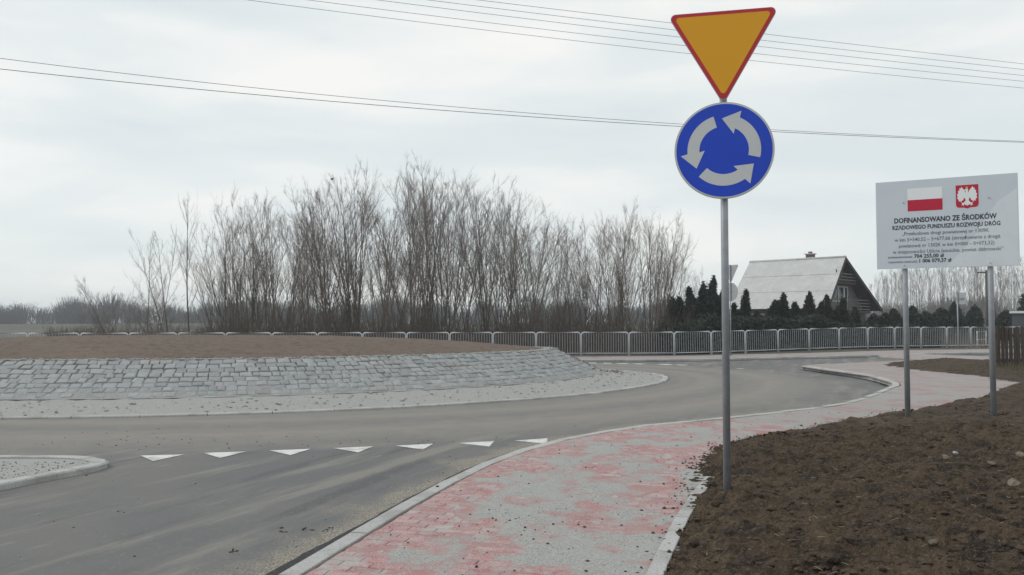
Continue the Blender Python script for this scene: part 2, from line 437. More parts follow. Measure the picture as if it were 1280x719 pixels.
def tubes_mesh(name, T, m, parent=None, n=3):
    """Many tubes with the same number of rings per bucket, built in bulk."""
    me = bpy.data.meshes.new(name)
    VV = []; FF = []; base = 0
    by = {}
    for P, r in T: by.setdefault(len(P), []).append((P, r))
    for k, lst in by.items():
        P = np.array([p for p, _ in lst], float); r = np.array([q for _, q in lst], float)
        d = np.gradient(P, axis=1); d /= np.linalg.norm(d, axis=2)[..., None] + 1e-9
        up = np.zeros_like(d); up[..., 0] = .3; up[..., 1] = .8; up[..., 2] = .1
        a = np.cross(d, up); a /= np.linalg.norm(a, axis=2)[..., None] + 1e-9
        b = np.cross(d, a)
        ang = np.arange(n) * 2 * np.pi / n
        V = P[:, :, None, :] + r[:, :, None, None] * (np.cos(ang)[:, None] * a[:, :, None, :] + np.sin(ang)[:, None] * b[:, :, None, :])
        m_ = len(lst)
        idx = np.arange(m_ * k * n).reshape(m_, k, n) + base
        f = np.stack([idx[:, :-1], np.roll(idx, -1, 2)[:, :-1], np.roll(idx, -1, 2)[:, 1:], idx[:, 1:]], -1).reshape(-1, 4)
        VV.append(V.reshape(-1, 3)); FF.append(f); base += m_ * k * n
    V = np.concatenate(VV); F = np.concatenate(FF)
    bulk(me, V, F)
    me.materials.append(M[m])
    o = bpy.data.objects.new(name, me); COL.objects.link(o)
    if parent is not None: o.parent = parent
    return o

def bulk(me, V, F):
    nf, k = F.shape
    me.vertices.add(len(V)); me.vertices.foreach_set("co", V.astype(np.float32).ravel())
    me.loops.add(nf * k); me.loops.foreach_set("vertex_index", F.astype(np.int32).ravel())
    me.polygons.add(nf); me.polygons.foreach_set("loop_start", np.arange(0, nf * k, k, dtype=np.int32))
    me.polygons.foreach_set("loop_total", np.full(nf, k, np.int32))
    me.polygons.foreach_set("use_smooth", np.ones(nf, bool))
    me.update(calc_edges=True)

def grid_obj(name, X, Y, Z, m, parent=None, keep=None, attr=None):
    ny, nx = X.shape
    V = np.stack([X, Y, Z], -1).reshape(-1, 3)
    idx = np.arange(nx * ny).reshape(ny, nx)
    F = np.stack([idx[:-1, :-1], idx[:-1, 1:], idx[1:, 1:], idx[1:, :-1]], -1).reshape(-1, 4)
    if keep is not None:
        kc = (keep[:-1, :-1] | keep[:-1, 1:] | keep[1:, 1:] | keep[1:, :-1]).reshape(-1)
        F = F[kc]
        used = np.unique(F); remap = np.zeros(len(V), int); remap[used] = np.arange(len(used))
        V = V[used]; F = remap[F]
        if attr is not None: attr = attr.reshape(-1)[used]
    me = bpy.data.meshes.new(name)
    bulk(me, V, F)
    me.materials.append(M[m])
    if attr is not None:
        a = me.attributes.new("thick", 'FLOAT', 'POINT')
        a.data.foreach_set("value", np.asarray(attr, np.float32).reshape(-1))
    o = bpy.data.objects.new(name, me); COL.objects.link(o)
    if parent is not None: o.parent = parent
    return o

ICO = None
def lumps(name, items, m, parent=None, flat=.6):
    """items: (x,y,z,size): jittered twelve-point clods joined into one mesh."""
    global ICO
    if ICO is None:
        bm = bmesh.new(); bmesh.ops.create_icosphere(bm, subdivisions=1, radius=1.0)
        bm.verts.index_update()
        ICO = (np.array([v.co[:] for v in bm.verts]), np.array([[v.index for v in f.verts] for f in bm.faces])); bm.free()
    V0, F0 = ICO
    n = len(items); it = np.array(items, float)
    J = V0[None] * (0.65 + .7 * RNG.random((n, len(V0), 1)))
    S = np.stack([.7 + .6 * RNG.random(n), .7 + .6 * RNG.random(n), flat * (.6 + .6 * RNG.random(n))], -1)
    V = J * S[:, None, :] * it[:, None, 3:4] + it[:, None, :3]
    F = F0[None] + (np.arange(n) * len(V0))[:, None, None]
    me = bpy.data.meshes.new(name); bulk(me, V.reshape(-1, 3), F.reshape(-1, 3))
    me.polygons.foreach_set("use_smooth", np.zeros(len(me.polygons), bool))
    me.materials.append(M[m])
    o = bpy.data.objects.new(name, me); COL.objects.link(o)
    if parent is not None: o.parent = parent
    return o

# ================================================================== GROUND
PT = 0.035                                   # kerb and pavement height above the road
# near kerb: along the approach road, round the circle, into the side arm
kerb_px = [(345, 719), (412, 680), (480, 641), (540, 608), (600, 579), (645, 562.5), (690, 550.5), (745, 540), (800, 531.5), (903, 522),
           (985, 513.5), (1044, 504.5), (1085, 495.5), (1108, 487)]
def PH(y): return .085 * sstep(12.5, 17.5, y)
KP = [gp(x, y, PT + (.04 if y < 510 else 0)) for x, y in kerb_px]
d0 = (KP[0] - KP[1]).normalized()
KP = [KP[0] + d0 * 9, KP[0] + d0 * 4.5] + KP
KP += [gp(x, y, .12) for x, y in ((1117, 480.5), (1108, 475), (1085, 469.3), (1055, 464.6), (1025, 460.6), (1006, 458))]
KPATH, KS = smooth_path(KP, 0.05)
arm_px = [(1000, 457.6), (1020, 455.8), (1050, 454.2), (1085, 452.6), (1125, 450.6), (1167, 448.6), (1230, 446.2)]
ARM = [gp(x, y, .11) for x, y in arm_px]
da = (ARM[-1] - ARM[-2]).normalized()
ARM.append(ARM[-1] + da * 30)

def normals(P):
    d = np.gradient(P, axis=0); d /= np.hypot(*d.T)[:, None]
    return np.c_[d[:, 1], -d[:, 0]], d       # to the right of travel, tangent
KN, KT = normals(KPATH)
KLEN = KS[-1]
def kp(s, t):
    """Point on the pavement: s along the kerb, t across it."""
    x = np.interp(s, KS, KPATH[:, 0]); y = np.interp(s, KS, KPATH[:, 1])
    nx = np.interp(s, KS, KN[:, 0]); ny = np.interp(s, KS, KN[:, 1])
    return x + nx * t, y + ny * t

far_px = [(300, 452.5), (520, 451.2), (650, 450.4), (724, 449.9), (790, 449.5), (850, 449), (899, 448.3), (960, 446.8), (1050, 444.8), (1130, 442.6), (1180, 441.2)]
FK = [gp(x, y, .1) for x, y in far_px]
def line_at(px, A, B):
    """Where the vertical plane through pixel column px crosses the plan line A-B."""
    u = (px - 640) / (FPX * math.cos(PITCH) - (402 - 359.5) * -math.sin(PITCH)) if False else (px - 640) / FPX * math.cos(PITCH)
    t = (A.x - u * A.y) / ((A.x - B.x) - u * (A.y - B.y))
    return A + (B - A) * t
FB = gp(726, 445.2, .1)
FA_y = FB.y * .914
FA = Vector(((67 - 640) / FPX * FA_y, FA_y, 0))
FC = gp(843, 444.8, .1)
FD = gp(1118, 436.0, .1)
posts = [line_at(p, FA, FB) for p in (-165, -97, -31, 35, 100, 161, 222, 282, 340, 397, 453, 508, 562, 616, 670, 726)]
posts += [line_at(786, FB, FC), FC.copy()]
posts += [line_at(p, FC, FD) for p in (889, 931.7, 972.5, 1011.4, 1048.8, 1084.4, 1118, 1151, 1183, 1213, 1242, 1270, 1297)]
# far kerb kept in front of the railing everywhere
dl = (FB - FA).normalized(); nl = Vector((dl.y, -dl.x, 0))
FK = [FA + nl * 2.6 - dl * 25, FA + nl * 2.6, (FA + FB) / 2 + nl * 2.4] + [p for p in FK[3:]]
dr = (FD - FC).normalized()
FK.append(FK[-1] + (dr * 28))
FPATH, FS = smooth_path(FK, 0.25)

# --- big field
fx = np.concatenate([np.linspace(-850, -60, 40), np.linspace(-58, 58, 117), np.linspace(60, 850, 40)])
fy = np.concatenate([np.linspace(-60, -2, 20), np.linspace(0, 70, 71), np.linspace(72, 850, 60)])
X, Y = np.meshgrid(fx, fy)
Z = G(X, Y) - .06 + .25 * (fbm(X / 9, Y / 9, 3, 5) - .5) * sstep(60, 90, np.hypot(X, Y))
far_y = np.interp(X, FPATH[:, 0], FPATH[:, 1])
Z += .08 * sstep(3.0, 5.5, Y - far_y)
tag(grid_obj('ground', X, Y, Z, 'grass'), kind='structure')
# flood bank along the far side of the field
bm_ = MB()
prof = [(-9, -.3), (-3, 1.0), (1.5, 1.0), (9, -.3)]
xs = np.linspace(-700, -20, 30)
V = []; F = []
for i, x in enumerate(xs):
    yc = 185 + .02 * (x + 300) + 6 * math.sin(x * .01)
    for (a, b) in prof: V.append((x, yc + a, b + .12 * math.sin(x * .07)))
for i in range(len(xs) - 1):
    for k in range(3):
        a = i * 4 + k; F.append((a, a + 4, a + 5, a + 1))
tag(mesh_obj('embankment', V, F, 'grass', smooth=True), kind='structure')

# --- road sheet
rx = np.arange(-60, 62, .5); ry = np.arange(-14, 62, .5)
X, Y = np.meshgrid(rx, ry)
far_y = np.interp(X, FPATH[:, 0], FPATH[:, 1])
keep = Y < far_y + .4
road = tag(grid_obj('road', X, Y, G(X, Y), 'asphalt', keep=keep), kind='structure')

# --- give-way teeth
for k, (px, py) in enumerate([(203, 569.3), (281, 565.8), (363, 562.6), (442, 559.6), (518, 556.4), (596, 553), (664, 549.8)]):
    p = gp(px, py)
    rd = Vector((p.x - RC[0], p.y - RC[1], 0)).normalized(); tg = Vector((-rd.y, rd.x, 0))
    q = [p - tg * .235, p + rd * .42, p + tg * .235]
    z = float(G(p.x, p.y)) + .005
    mesh_obj('give_way_tooth', [(v.x, v.y, z) for v in q], [(0, 1, 2)], 'paint_white', road)
# --- dashes on the far side of the circle and on the side arm
def dash(px0, py0, px1, py1, wd, name='lane_dash'):
    a, b = gp(px0, py0), gp(px1, py1)
    d = (b - a).normalized(); n = Vector((-d.y, d.x, 0)) * wd / 2
    z = float(G(a.x, a.y)) + .006
    mesh_obj(name, [(v.x, v.y, z) for v in (a + n, a - n, b - n, b + n)], [(0, 1, 2, 3)], 'paint_white', road)
for a in ((735, 454.0, 746, 454.0), (754, 454.3, 764, 454.3), (772, 454.7, 785, 454.6), (793, 455.2, 803, 455.0), (826, 456.2, 839, 455.9), (847, 456.6, 855, 456.4)):
    dash(*a, .55)
dash(921, 460.6, 944, 462.0, .14)
dash(866, 455.2, 905, 455.0, .12)
dash(1085, 447.6, 1106, 447.4, .25)

# ================================================================== PAVEMENT
WID_S = [0, 9, 12, 16, 20, 26, 60]
def width(s): return np.interp(s, [0, 9.0, 13, 18, 24, 60], [2.05, 2.05, 2.3, 2.6, 2.6, 2.6])
ss = np.arange(0, KLEN, .2)
tt = np.linspace(.15, 1.0, 10)
S, T = np.meshgrid(ss, tt)
TW = .15 + (T - .15) / .85 * (width(S) - .15 + .5)
X, Y = kp(S, TW)
NEAR_END = 0.0
# arc length where the built pavers stop
for s in KS:
    x, y = kp(s, 1.0)
    if y > 11.5: NEAR_END = s; break
Zp = G(X, Y) + PT + PH(Y) - .010 - .25 * (TW > width(S) + .4)
pavement = tag(grid_obj('pavement', X, Y, Zp + np.where(S > NEAR_END, .004, -.006), 'paver_far'), kind='structure')
# near stretch gets a bedding sheet between the blocks: same sheet, second material
pavement.data.materials.append(M['bedding'])
nS = len(ss)
mi = np.zeros((len(tt) - 1, nS - 1), np.int32); mi[:, ss[:-1] < NEAR_END] = 1
pavement.data.polygons.foreach_set("material_index", mi.reshape(-1))
# corner where the footway meets the side arm
cpx = [(1005, 459.0), (1000, 457.6), (1020, 455.8), (1050, 454.2), (1085, 452.6), (1125, 450.6), (1167, 448.6), (1230, 446.2), (1262, 452), (1262, 480), (1220, 486), (1150, 484), (1118, 480), (1085, 470.3), (1055, 466), (1025, 462)]
poly = [gp(x, y, .11) for x, y in cpx]
mesh_obj('footway_corner', [(p.x, p.y, float(G(p.x, p.y)) + .12 - .013) for p in poly], [tuple(range(len(poly)))], 'paver_far', pavement)

# kerb stones of the footway (one metre each, proud of the road)
def kerb_stone_mesh(L, w, h0, h1, ch=.015):
    g = .006 if L > .3 else .001
    prof = [(0, h0), (0, h1 - ch), (ch, h1), (w - .004, h1), (w, h1 - .004), (w, h0)]
    V = []; n = len(prof)
    for x in (g, L - g):
        for (a, b) in prof: V.append((x, a, b))
    F = [tuple(range(n)), tuple(range(2 * n - 1, n - 1, -1))] + [(i, i + n, (i + 1) % n + n, (i + 1) % n) for i in range(n)]
    return V, F
def lay_kerb(P, L, w, h0, h1, parent, name='kerb_stone', flip=1, lift=None):
    V, F = kerb_stone_mesh(L, w, h0, h1)
    if flip < 0: V = [(x, -y, z) for x, y, z in V]; F = [f[::-1] for f in F]
    me = bpy.data.meshes.new(name); me.from_pydata(V, [], F); me.materials.append(M['concrete']); me.update()
    for i in range(len(P) - 1):
        a, b = P[i], P[i + 1]
        o = bpy.data.objects.new(name, me); COL.objects.link(o); o.parent = parent
        za = float(G(a[0], a[1])) + (lift(a) if lift else 0)
        o.location = (a[0], a[1], za + random.uniform(-.003, .003))
        o.rotation_euler = (0, random.uniform(-.002, .002), math.atan2(b[1] - a[1], b[0] - a[0]))
        ln = math.hypot(b[0] - a[0], b[1] - a[1])
        o.scale = (ln / L, 1, 1)
# travelling along KPATH the pavement is on the right -> local -y
kp_idx = [i for i in range(0, len(KPATH), 20)] + [len(KPATH) - 1]
lay_kerb([KPATH[i] for i in kp_idx], 1.0, .135, -.12, PT + .004, pavement, flip=-1, lift=lambda a: float(PH(a[1])))
AP, _ = smooth_path(ARM, 1.0)
lay_kerb([tuple(p) for p in AP[:34]], 1.0, .15, -.12, .11, pavement, flip=-1)
# edging strip on the soil side
ei = []
for s in np.arange(0, NEAR_END + .8, 1.0):
    w_ = float(width(s)); ei.append(kp(s, w_))
V, F = kerb_stone_mesh(1.0, .10, -.15, PT + .012, .006)
me = bpy.data.meshes.new('edging_stone'); me.from_pydata([(x, -y, z) for x, y, z in V], [], [f[::-1] for f in F]); me.materials.append(M['concrete']); me.update()
for a, b in zip(ei[:-1], ei[1:]):
    o = bpy.data.objects.new('edging_stone', me); COL.objects.link(o); o.parent = pavement
    o.location = (a[0], a[1], 0); o.rotation_euler = (0, 0, math.atan2(b[1] - a[1], b[0] - a[0]))
    o.scale = (math.hypot(b[0] - a[0], b[1] - a[1]), 1, 1)

# red blocks, 20 x 10 cm, laid across the path
def paver_shape(j=None):
    lx, ly, c = .1955 / 2, .0955 / 2, .004
    V = [(-lx, -ly, -.06), (lx, -ly, -.06), (lx, ly, -.06), (-lx, ly, -.06), (-lx, -ly, -c), (lx, -ly, -c), (lx, ly, -c), (-lx, ly, -c),
         (-lx + c, -ly + c, 0), (lx - c, -ly + c, 0), (lx - c, ly - c, 0), (-lx + c, ly - c, 0)]
    F = [(0, 1, 5, 4), (1, 2, 6, 5), (2, 3, 7, 6), (3, 0, 4, 7), (4, 5, 9, 8), (5, 6, 10, 9), (6, 7, 11, 10), (7, 4, 8, 11), (8, 9, 10, 11)]
    return V, F
PV, PF = paver_shape()
pme = bpy.data.meshes.new('paver'); pme.from_pydata(PV, [], PF); pme.materials.append(M['paver']); pme.update()
cands = []
row = 0
for s in np.arange(6.0, NEAR_END, .1005):
    w_ = float(width(s)); row += 1
    t = .16 + (.1 if row % 2 == 0 else 0) + .1
    tl = []
    while t < w_ - .02 + .1:
        tl.append((t, 1.0)); t += .2005
    if row % 2 == 0: tl.insert(0, (.16 + .05, .5))
    for t, sx in tl:
        if t + .1 * sx > w_ + .012: continue
        x, y = kp(s, t); dx = kp(s + .02, t)
        ang = math.atan2(dx[1] - y, dx[0] - x) - math.pi / 2
        z = PT + random.uniform(-.0022, .0022)
        cands.append((float(x), float(y), z, ang, sx))
def in_frame(x, y, z):
    if y < .5: return False
    px = 640 + FPX * x / y; py = 402 - FPX * (z - CAMH) / y
    return -15 < px < 1295 and py < 735
vis = sorted([c for c in cands if in_frame(c[0], c[1], c[2])], key=lambda c: c[0] ** 2 + c[1] ** 2)
mb = MB()
for i, c in enumerate(cands):
    pass
top = set(id(c) for c in vis[:300])
for c in cands:
    x, y, z, ang, sx = c
    tx, ty = random.uniform(-.006, .006), random.uniform(-.006, .006)
    if id(c) in top:
        o = bpy.data.objects.new('paver', pme); COL.objects.link(o); o.parent = pavement
        o.location = (x, y, z); o.rotation_euler = (tx, ty, ang + random.uniform(-.008, .008)); o.scale = (sx, 1, 1)
    else:
        T_ = Matrix.Translation((x, y, z)) @ Matrix.Rotation(ang, 4, 'Z') @ Matrix.Rotation(tx, 4, 'X') @ Matrix.Diagonal((sx, 1, 1, 1))
        mb.add([T_ @ Vector(v) for v in PV], PF)
tag(mb.build('distant_pavers', 'paver', pavement), kind='stuff')

# sand swept over the blocks
ss = np.arange(5.5, NEAR_END + 1.0, .03)
tt = np.arange(.155, 2.75, .03)
S, T = np.meshgrid(ss, tt)
X, Y = kp(S, T)
Wd = width(S)
mask = .72 * fbm(X * 2.6 + 3.1 - Y * .7, Y * 2.2 + X * 1.0, 6, 21, .66) + .28 * fbm(S * .45, T * 2.6, 3, 25)
edge = sstep(.0, .5, T) * (1 - .0 * T)
bias = .085 * np.exp(-((T / Wd - .55) / .30) ** 2) - .055 * (1 - edge) + .14 * sstep(-.25, .08, T - Wd + .08) + .05 * sstep(8.2, 10.5, Y) * sstep(.25, .8, T / Wd)
th = (mask + bias - .562) * 6.0
fine = fbm(X * 26, Y * 26, 3, 41) - .5
hgt = PT + np.clip(th + .10, -1, 1.5) * .006 + fine * .004 * np.clip(th + .6, 0, 1)
hgt = np.where(th < -.75, PT - .03, hgt)
hgt = hgt - .05 * np.clip(T - Wd - .02, 0, 1) - .012 * sstep(.0, .10, T - Wd)
over = T > Wd + .35
hgt = np.where(over, PT - .06, hgt)
sand = tag(grid_obj('sand', X, Y, hgt, 'sand', keep=(th > -.95) & (T < Wd + .45), attr=np.clip(th * .6 - .02, -.5, 1)), 'pale grey sand spread over the red paving blocks', 'sand', kind='stuff')

# grit and dust washed against the kerb, and the dark bitumen joint
ss = np.arange(5.5, NEAR_END + 6, .05); tt = -np.geomspace(.02, 1.0, 18)
S, T = np.meshgrid(ss, tt)
X, Y = kp(S, T)
th = (1 - sstep(.05, .45, -T)) * .8 - .12 + (fbm(X * 2.2, Y * 2.2, 5, 201, .6) - .5) * 1.6 - .25 + .25 * sstep(-1, -.1, T)
grid_o = grid_obj('gutter_dust', X, Y, G(X, Y) + .003 + .0012 * np.clip(th, 0, 1), 'gutter', road, attr=np.clip(th - .6 * sstep(.75, 1.0, -T), -.6, 1))
tag(grid_o, kind='stuff')
ss = np.arange(4.0, KLEN, .04)
wv = .035 + .055 * fbm(ss * 3, ss * 0, 4, 221, .7) + .05 * sstep(.5, .7, vnoise(ss * .9, ss * 0, 9))
X = np.array([kp(ss, -.001)[0], kp(ss, -wv)[0]]); Y = np.array([kp(ss, -.001)[1], kp(ss, -wv)[1]])
grid_obj('bitumen_shade_strip', X[::-1], Y[::-1], (G(X, Y) + .008)[::-1], 'bitumen_shade', road)

# ================================================================== SOIL BANK
edge_px = [(824, 719), (846, 660), (858, 622), (864, 596), (872, 574), (905, 553), (955, 542), (1000, 535), (1060, 525.5), (1110, 518), (1160, 510), (1200, 503), (1232, 496), (1250, 488)]
EP = [gp(x, y, .06) for x, y in edge_px]
EP = [EP[0] + (EP[0] - EP[1]).normalized() * 6] + EP + [gp(1262, 481, .1), gp(1300, 478, .1)]
EPATH, ES = smooth_path(EP, .1)
EN, _ = normals(EPATH)
def sdist(X, Y):
    """Signed distance from the soil edge, positive on the soil side."""
    sh = X.shape; x = X.ravel(); y = Y.ravel(); o = np.empty(len(x))
    for i in range(0, len(x), 4000):
        dx = x[i:i + 4000, None] - EPATH[None, :, 0]; dy = y[i:i + 4000, None] - EPATH[None, :, 1]
        d2 = dx * dx + dy * dy; k = d2.argmin(1); r = np.arange(len(k))
        o[i:i + 4000] = np.sqrt(d2[r, k]) * np.sign(dx[r, k] * EN[k, 0] + dy[r, k] * EN[k, 1])
    return o.reshape(sh)
def soil_h(X, Y, D):
    Dn = D + .22 * (fbm(X * 6, Y * 6, 4, 61, .65) - .5) + .35 * (fbm(X * 1.1, Y * 1.1, 2, 62) - .5) * sstep(0, 1, np.abs(D))
    b0 = .030 + PH(Y) * .8
    h = b0 + .10 * sstep(0, .45, Dn) + .072 * np.clip(Dn - .1, 0, 7)
    h = np.where(Dn < 0, b0 + Dn * .35, h)
    a = sstep(0, .5, Dn)
    h = h + a * (.17 * (fbm(X * 1.3, Y * 1.3, 3, 71) - .5) + .085 * (fbm(X * 5.5, Y * 5.5, 4, 73, .6) - .5)) + sstep(-.12, .10, Dn) * .090 * (fbm(X * 15, Y * 15, 4, 77, .7) - .5)
    return h
def soil_grid(name, x0, x1, y0, y1, st, m='soil', parent=None, drop=0.0, skip=None):
    X, Y = np.meshgrid(np.arange(x0, x1 + st * .5, st), np.arange(y0, y1 + st * .5, st))
    D = sdist(X, Y)
    keep = D > -.25
    if skip is not None:
        keep &= ~((X > skip[0]) & (X < skip[1]) & (Y > skip[2]) & (Y < skip[3]))
    return grid_obj(name, X, Y, soil_h(X, Y, D) - drop, m, parent, keep=keep)
soil = tag(soil_grid('soil_bank', .3, 5.5, 3.0, 10.5, .022), kind='structure')
soil_grid('soil_slope', .3, 24, -3, 22.5, .12, parent=soil, drop=.0, skip=(.42, 5.38, 3.12, 10.38))
def soil_z(x, y):
    a = np.array([[x]]); b = np.array([[y]])
    return float(soil_h(a, b, sdist(a, b))[0, 0])
# strip of bare soil between footway and side arm
spx = [(1084, 457.5), (1105, 454.0), (1135, 451.4), (1167, 449.9), (1205, 450.6), (1240, 452.5), (1300, 455), (1300, 482), (1262, 481), (1240, 477.5), (1210, 471.5), (1170, 468), (1135, 465), (1105, 461)]
SP = [gp(x, y, .09) for x, y in spx]
SPa = np.array([[p.x, p.y] for p in SP])
X, Y = np.meshgrid(np.arange(SPa[:, 0].min() - .3, SPa[:, 0].max(), .12), np.arange(SPa[:, 1].min() - .3, SPa[:, 1].max() + .3, .12))
def poly_sd(X, Y, P):
    x = X.ravel()[:, None]; y = Y.ravel()[:, None]
    A = P; B = np.roll(P, -1, 0)
    ex = (B - A)[:, 0]; ey = (B - A)[:, 1]
    t = np.clip(((x - A[:, 0]) * ex + (y - A[:, 1]) * ey) / (ex ** 2 + ey ** 2), 0, 1)
    d = np.sqrt(((x - A[:, 0] - t * ex) ** 2 + (y - A[:, 1] - t * ey) ** 2).min(1))
    c = ((A[:, 1] > y) != (B[:, 1] > y)) & (x < ex * (y - A[:, 1]) / np.where(ey == 0, 1e-9, ey) + A[:, 0])
    ins = c.sum(1) % 2 == 1
    return np.where(ins, d, -d).reshape(X.shape)
D = poly_sd(X, Y, SPa)
Dn = D + .35 * (fbm(X * 1.7, Y * 1.7, 3, 91) - .5)
Z = G(X, Y) + .10 + .14 * sstep(0, 1.6, Dn) + np.minimum(Dn, 0) * .8 + sstep(0, .4, Dn) * .10 * (fbm(X * 4, Y * 4, 4, 93, .6) - .5)
tag(grid_obj('soil_strip', X, Y, Z, 'soil', keep=D > -.3), kind='structure')

# clods: on the bank, spilled on footway and road
items = []
while len(items) < 5200:
    y = 3.6 + 10 * random.random() ** 1.5; x = random.uniform(.2, min(.66 * y + .5, 9))
    items.append((x, y))
A = np.array(items); D = sdist(A[:, :1], A[:, 1:])[:, 0]
Hh = soil_h(A[:, :1], A[:, 1:], D[:, None])[:, 0]
it = []
for (x, y), d, h in zip(items, D, Hh):
    if d > .02:
        sz = .006 + .022 * random.random() ** 3 + (.03 if random.random() < .02 else 0)
        it.append((x, y, h + sz * .15, sz))
for k in range(1500):
    e_ = random.randrange(30, int(len(EPATH) * .72)); d_ = random.gauss(.03, .10)
    x = EPATH[e_, 0] + EN[e_, 0] * d_ + random.uniform(-.06, .06); y = EPATH[e_, 1] + EN[e_, 1] * d_ + random.uniform(-.06, .06)
    dd_ = np.array([[x]]), np.array([[y]]); D_ = sdist(*dd_)
    z = max(PT + .002, float(soil_h(dd_[0], dd_[1], D_)[0, 0])); sz = .004 + .012 * random.random() ** 2
    it.append((x, y, z + sz * .2, sz))
tag(lumps('soil_clods', it, 'clod'), 'dark clods of loose earth lying on the soil bank', 'clods', kind='stuff')
it = []
for k in range(520):
    s = random.uniform(6.5, NEAR_END + 4); w_ = float(width(s)); t = w_ * (1 - random.random() ** 1.25 * .98)
    x, y = kp(s, t); sz = .003 + .008 * random.random() ** 4 + (.010 if random.random() < .010 else 0)
    it.append((float(x), float(y), PT + .004 + sz * .3, sz))
for k in range(80):
    cx, cy = gp(random.gauss(655, 60), random.gauss(655, 14), PT)[:2]
    it.append((cx + random.gauss(0, .05), cy + random.gauss(0, .05), PT + .006, .003 + .010 * random.random() ** 3))
tag(lumps('crumbs_on_footway', it, 'clod'), 'small dark crumbs of earth scattered over the footway', 'crumbs', kind='stuff')
it = []
for k in range(420):
    px, py = random.uniform(0, 1000), random.choice([random.gauss(553, 5), random.gauss(548, 9), random.uniform(530, 700)])
    if py < 532: continue
    p = gp(px, py)
    it.append((p.x, p.y, p.z + .002, .003 + .010 * random.random() ** 4))
for k in range(260):                       # grit gathered along the gutter
    s = random.uniform(6.5, NEAR_END); t = -abs(random.gauss(0, .16)) - .01
    x, y = kp(s, t); it.append((float(x), float(y), .002, .003 + .008 * random.random() ** 3))
for (cx, cy) in ((383, 662), (405, 664), (416, 661), (349, 664), (290, 690)):
    for k in range(6):
        p = gp(cx + random.gauss(0, 5), cy + random.gauss(0, 1.2)); it.append((p.x, p.y, p.z + .004, .004 + .009 * random.random()))
it = [q for q in it if not (q[1] < 3)]
def on_road(q):
    k = ((KPATH[:, 0] - q[0]) ** 2 + (KPATH[:, 1] - q[1]) ** 2).argmin()
    return (q[0] - KPATH[k, 0]) * KN[k, 0] + (q[1] - KPATH[k, 1]) * KN[k, 1] < 0
it = [q for q in it if on_road(q)]
tag(lumps('crumbs_on_road', it, 'clod'), 'crumbs of earth and grit on the asphalt', 'crumbs', kind='stuff')
# straw, pale stones, a scrap of plastic
T_ = []
for k in range(170):
    y = 3.9 + 7 * random.random() ** 1.4; x = random.uniform(.9, .62 * y)
    if float(sdist(np.array([[x]]), np.array([[y]]))[0, 0]) < .1: continue
    z = soil_z(x, y) + .010; a = random.uniform(0, 6.28); l = random.uniform(.02, .07)
    T_.append((np.array([[x, y, z], [x + l * .5 * math.cos(a), y + l * .5 * math.sin(a), z + .003], [x + l * math.cos(a), y + l * math.sin(a), z + .004]]), np.array([.0017, .0017, .0012])))
tag(tubes_mesh('straw_bits', T_, 'straw'), 'dry straw and twig bits strewn on the soil', 'straw', kind='stuff')
def stone(px, py, size, label, m='stone_pale', cat='stone', name='stone'):
    p = gp(px, py, .35)
    # settle on the bank
    d = ray(px, py); t = 3.0
    while t < 30:
        q = Vector((0, 0, CAMH)) + d * t
        if q.z < soil_z(q.x, q.y): break
        t += .02
    bm = bmesh.new(); bmesh.ops.create_icosphere(bm, subdivisions=2, radius=1.0)
    for v in bm.verts:
        f = .75 + .5 * random.random()
        v.co = Vector((v.co.x * size * f, v.co.y * size * .8 * f, v.co.z * size * .55 * f))
    me = bpy.data.meshes.new(name); bm.to_mesh(me); bm.free(); me.materials.append(M[m])
    o = bpy.data.objects.new(name, me); COL.objects.link(o); o.location = (q.x, q.y, soil_z(q.x, q.y) + size * .15)
    o.rotation_euler = (random.uniform(-.3, .3), random.uniform(-.3, .3), random.uniform(0, 6))
    tag(o, label, cat)
stone(1267, 607, .055, 'largest pale angular stone lying on the brown soil bank')
stone(1183, 573, .035, 'small tan stone beside the bluish plastic scrap on soil')
stone(1240, 582, .030, 'small grey-brown stone half sunk in the soil bank')
stone(1276, 571, .040, 'rounded tan stone on soil above the largest pale stone')
stone(1166, 681, .026, 'small pale stone low on the soil bank beside straw bits')
stone(1194, 568, .028, 'crumpled bluish plastic scrap lying on the soil bank', 'plastic', 'litter', 'plastic_scrap')

# ================================================================== ROUNDABOUT ISLAND
IC = (-9.0, 24.0)
def oval(th, off, far=1.0):
    """Point of the island outline pulled in by off."""
    c, s = math.cos(th), math.sin(th)
    a = 13.3 - off; b = (11.1 if s < 0 else 9.2) - off
    return IC[0] + a * c, IC[1] + b * s
def oval_at(off, n=720, step=None):
    P = np.array([oval(2 * math.pi * i / n, off) for i in range(n + 1)])
    if step is None: return P
    L = np.r_[0, np.cumsum(np.hypot(*np.diff(P, axis=0).T))]
    m_ = int(round(L[-1] / step)); s = np.linspace(0, L[-1], m_ + 1)
    return np.c_[np.interp(s, L, P[:, 0]), np.interp(s, L, P[:, 1])]
NT = 360
TH = np.linspace(0, 2 * math.pi, NT + 1)
def ring_grid(name, offs, zs, m, parent, nz=0.0, sc=3.0, seed=5):
    X = np.array([[oval(t, o)[0] for t in TH] for o in offs]); Y = np.array([[oval(t, o)[1] for t in TH] for o in offs])
    Z = np.array(zs)[:, None] + G(X, Y) * .6
    if nz: Z = Z + nz * (fbm(X * sc, Y * sc, 4, seed, .6) - .5)
    return grid_obj(name, X, Y, Z, m, parent)
APZ = 0.012
OFF_B, OFF_T, Z_B, Z_T = 1.80, 3.10, .15, .76
isl = ring_grid('roundabout_island', [OFF_B - .05, OFF_T + .05, OFF_T + .4], [Z_B - .007, Z_T - .007, Z_T - .022], 'mortar', None)
tag(isl, kind='structure')
ring_grid('apron', np.linspace(.10, OFF_B + .06, 14), np.linspace(APZ, Z_B - .005, 14), 'gravel', isl, nz=.055, sc=5)
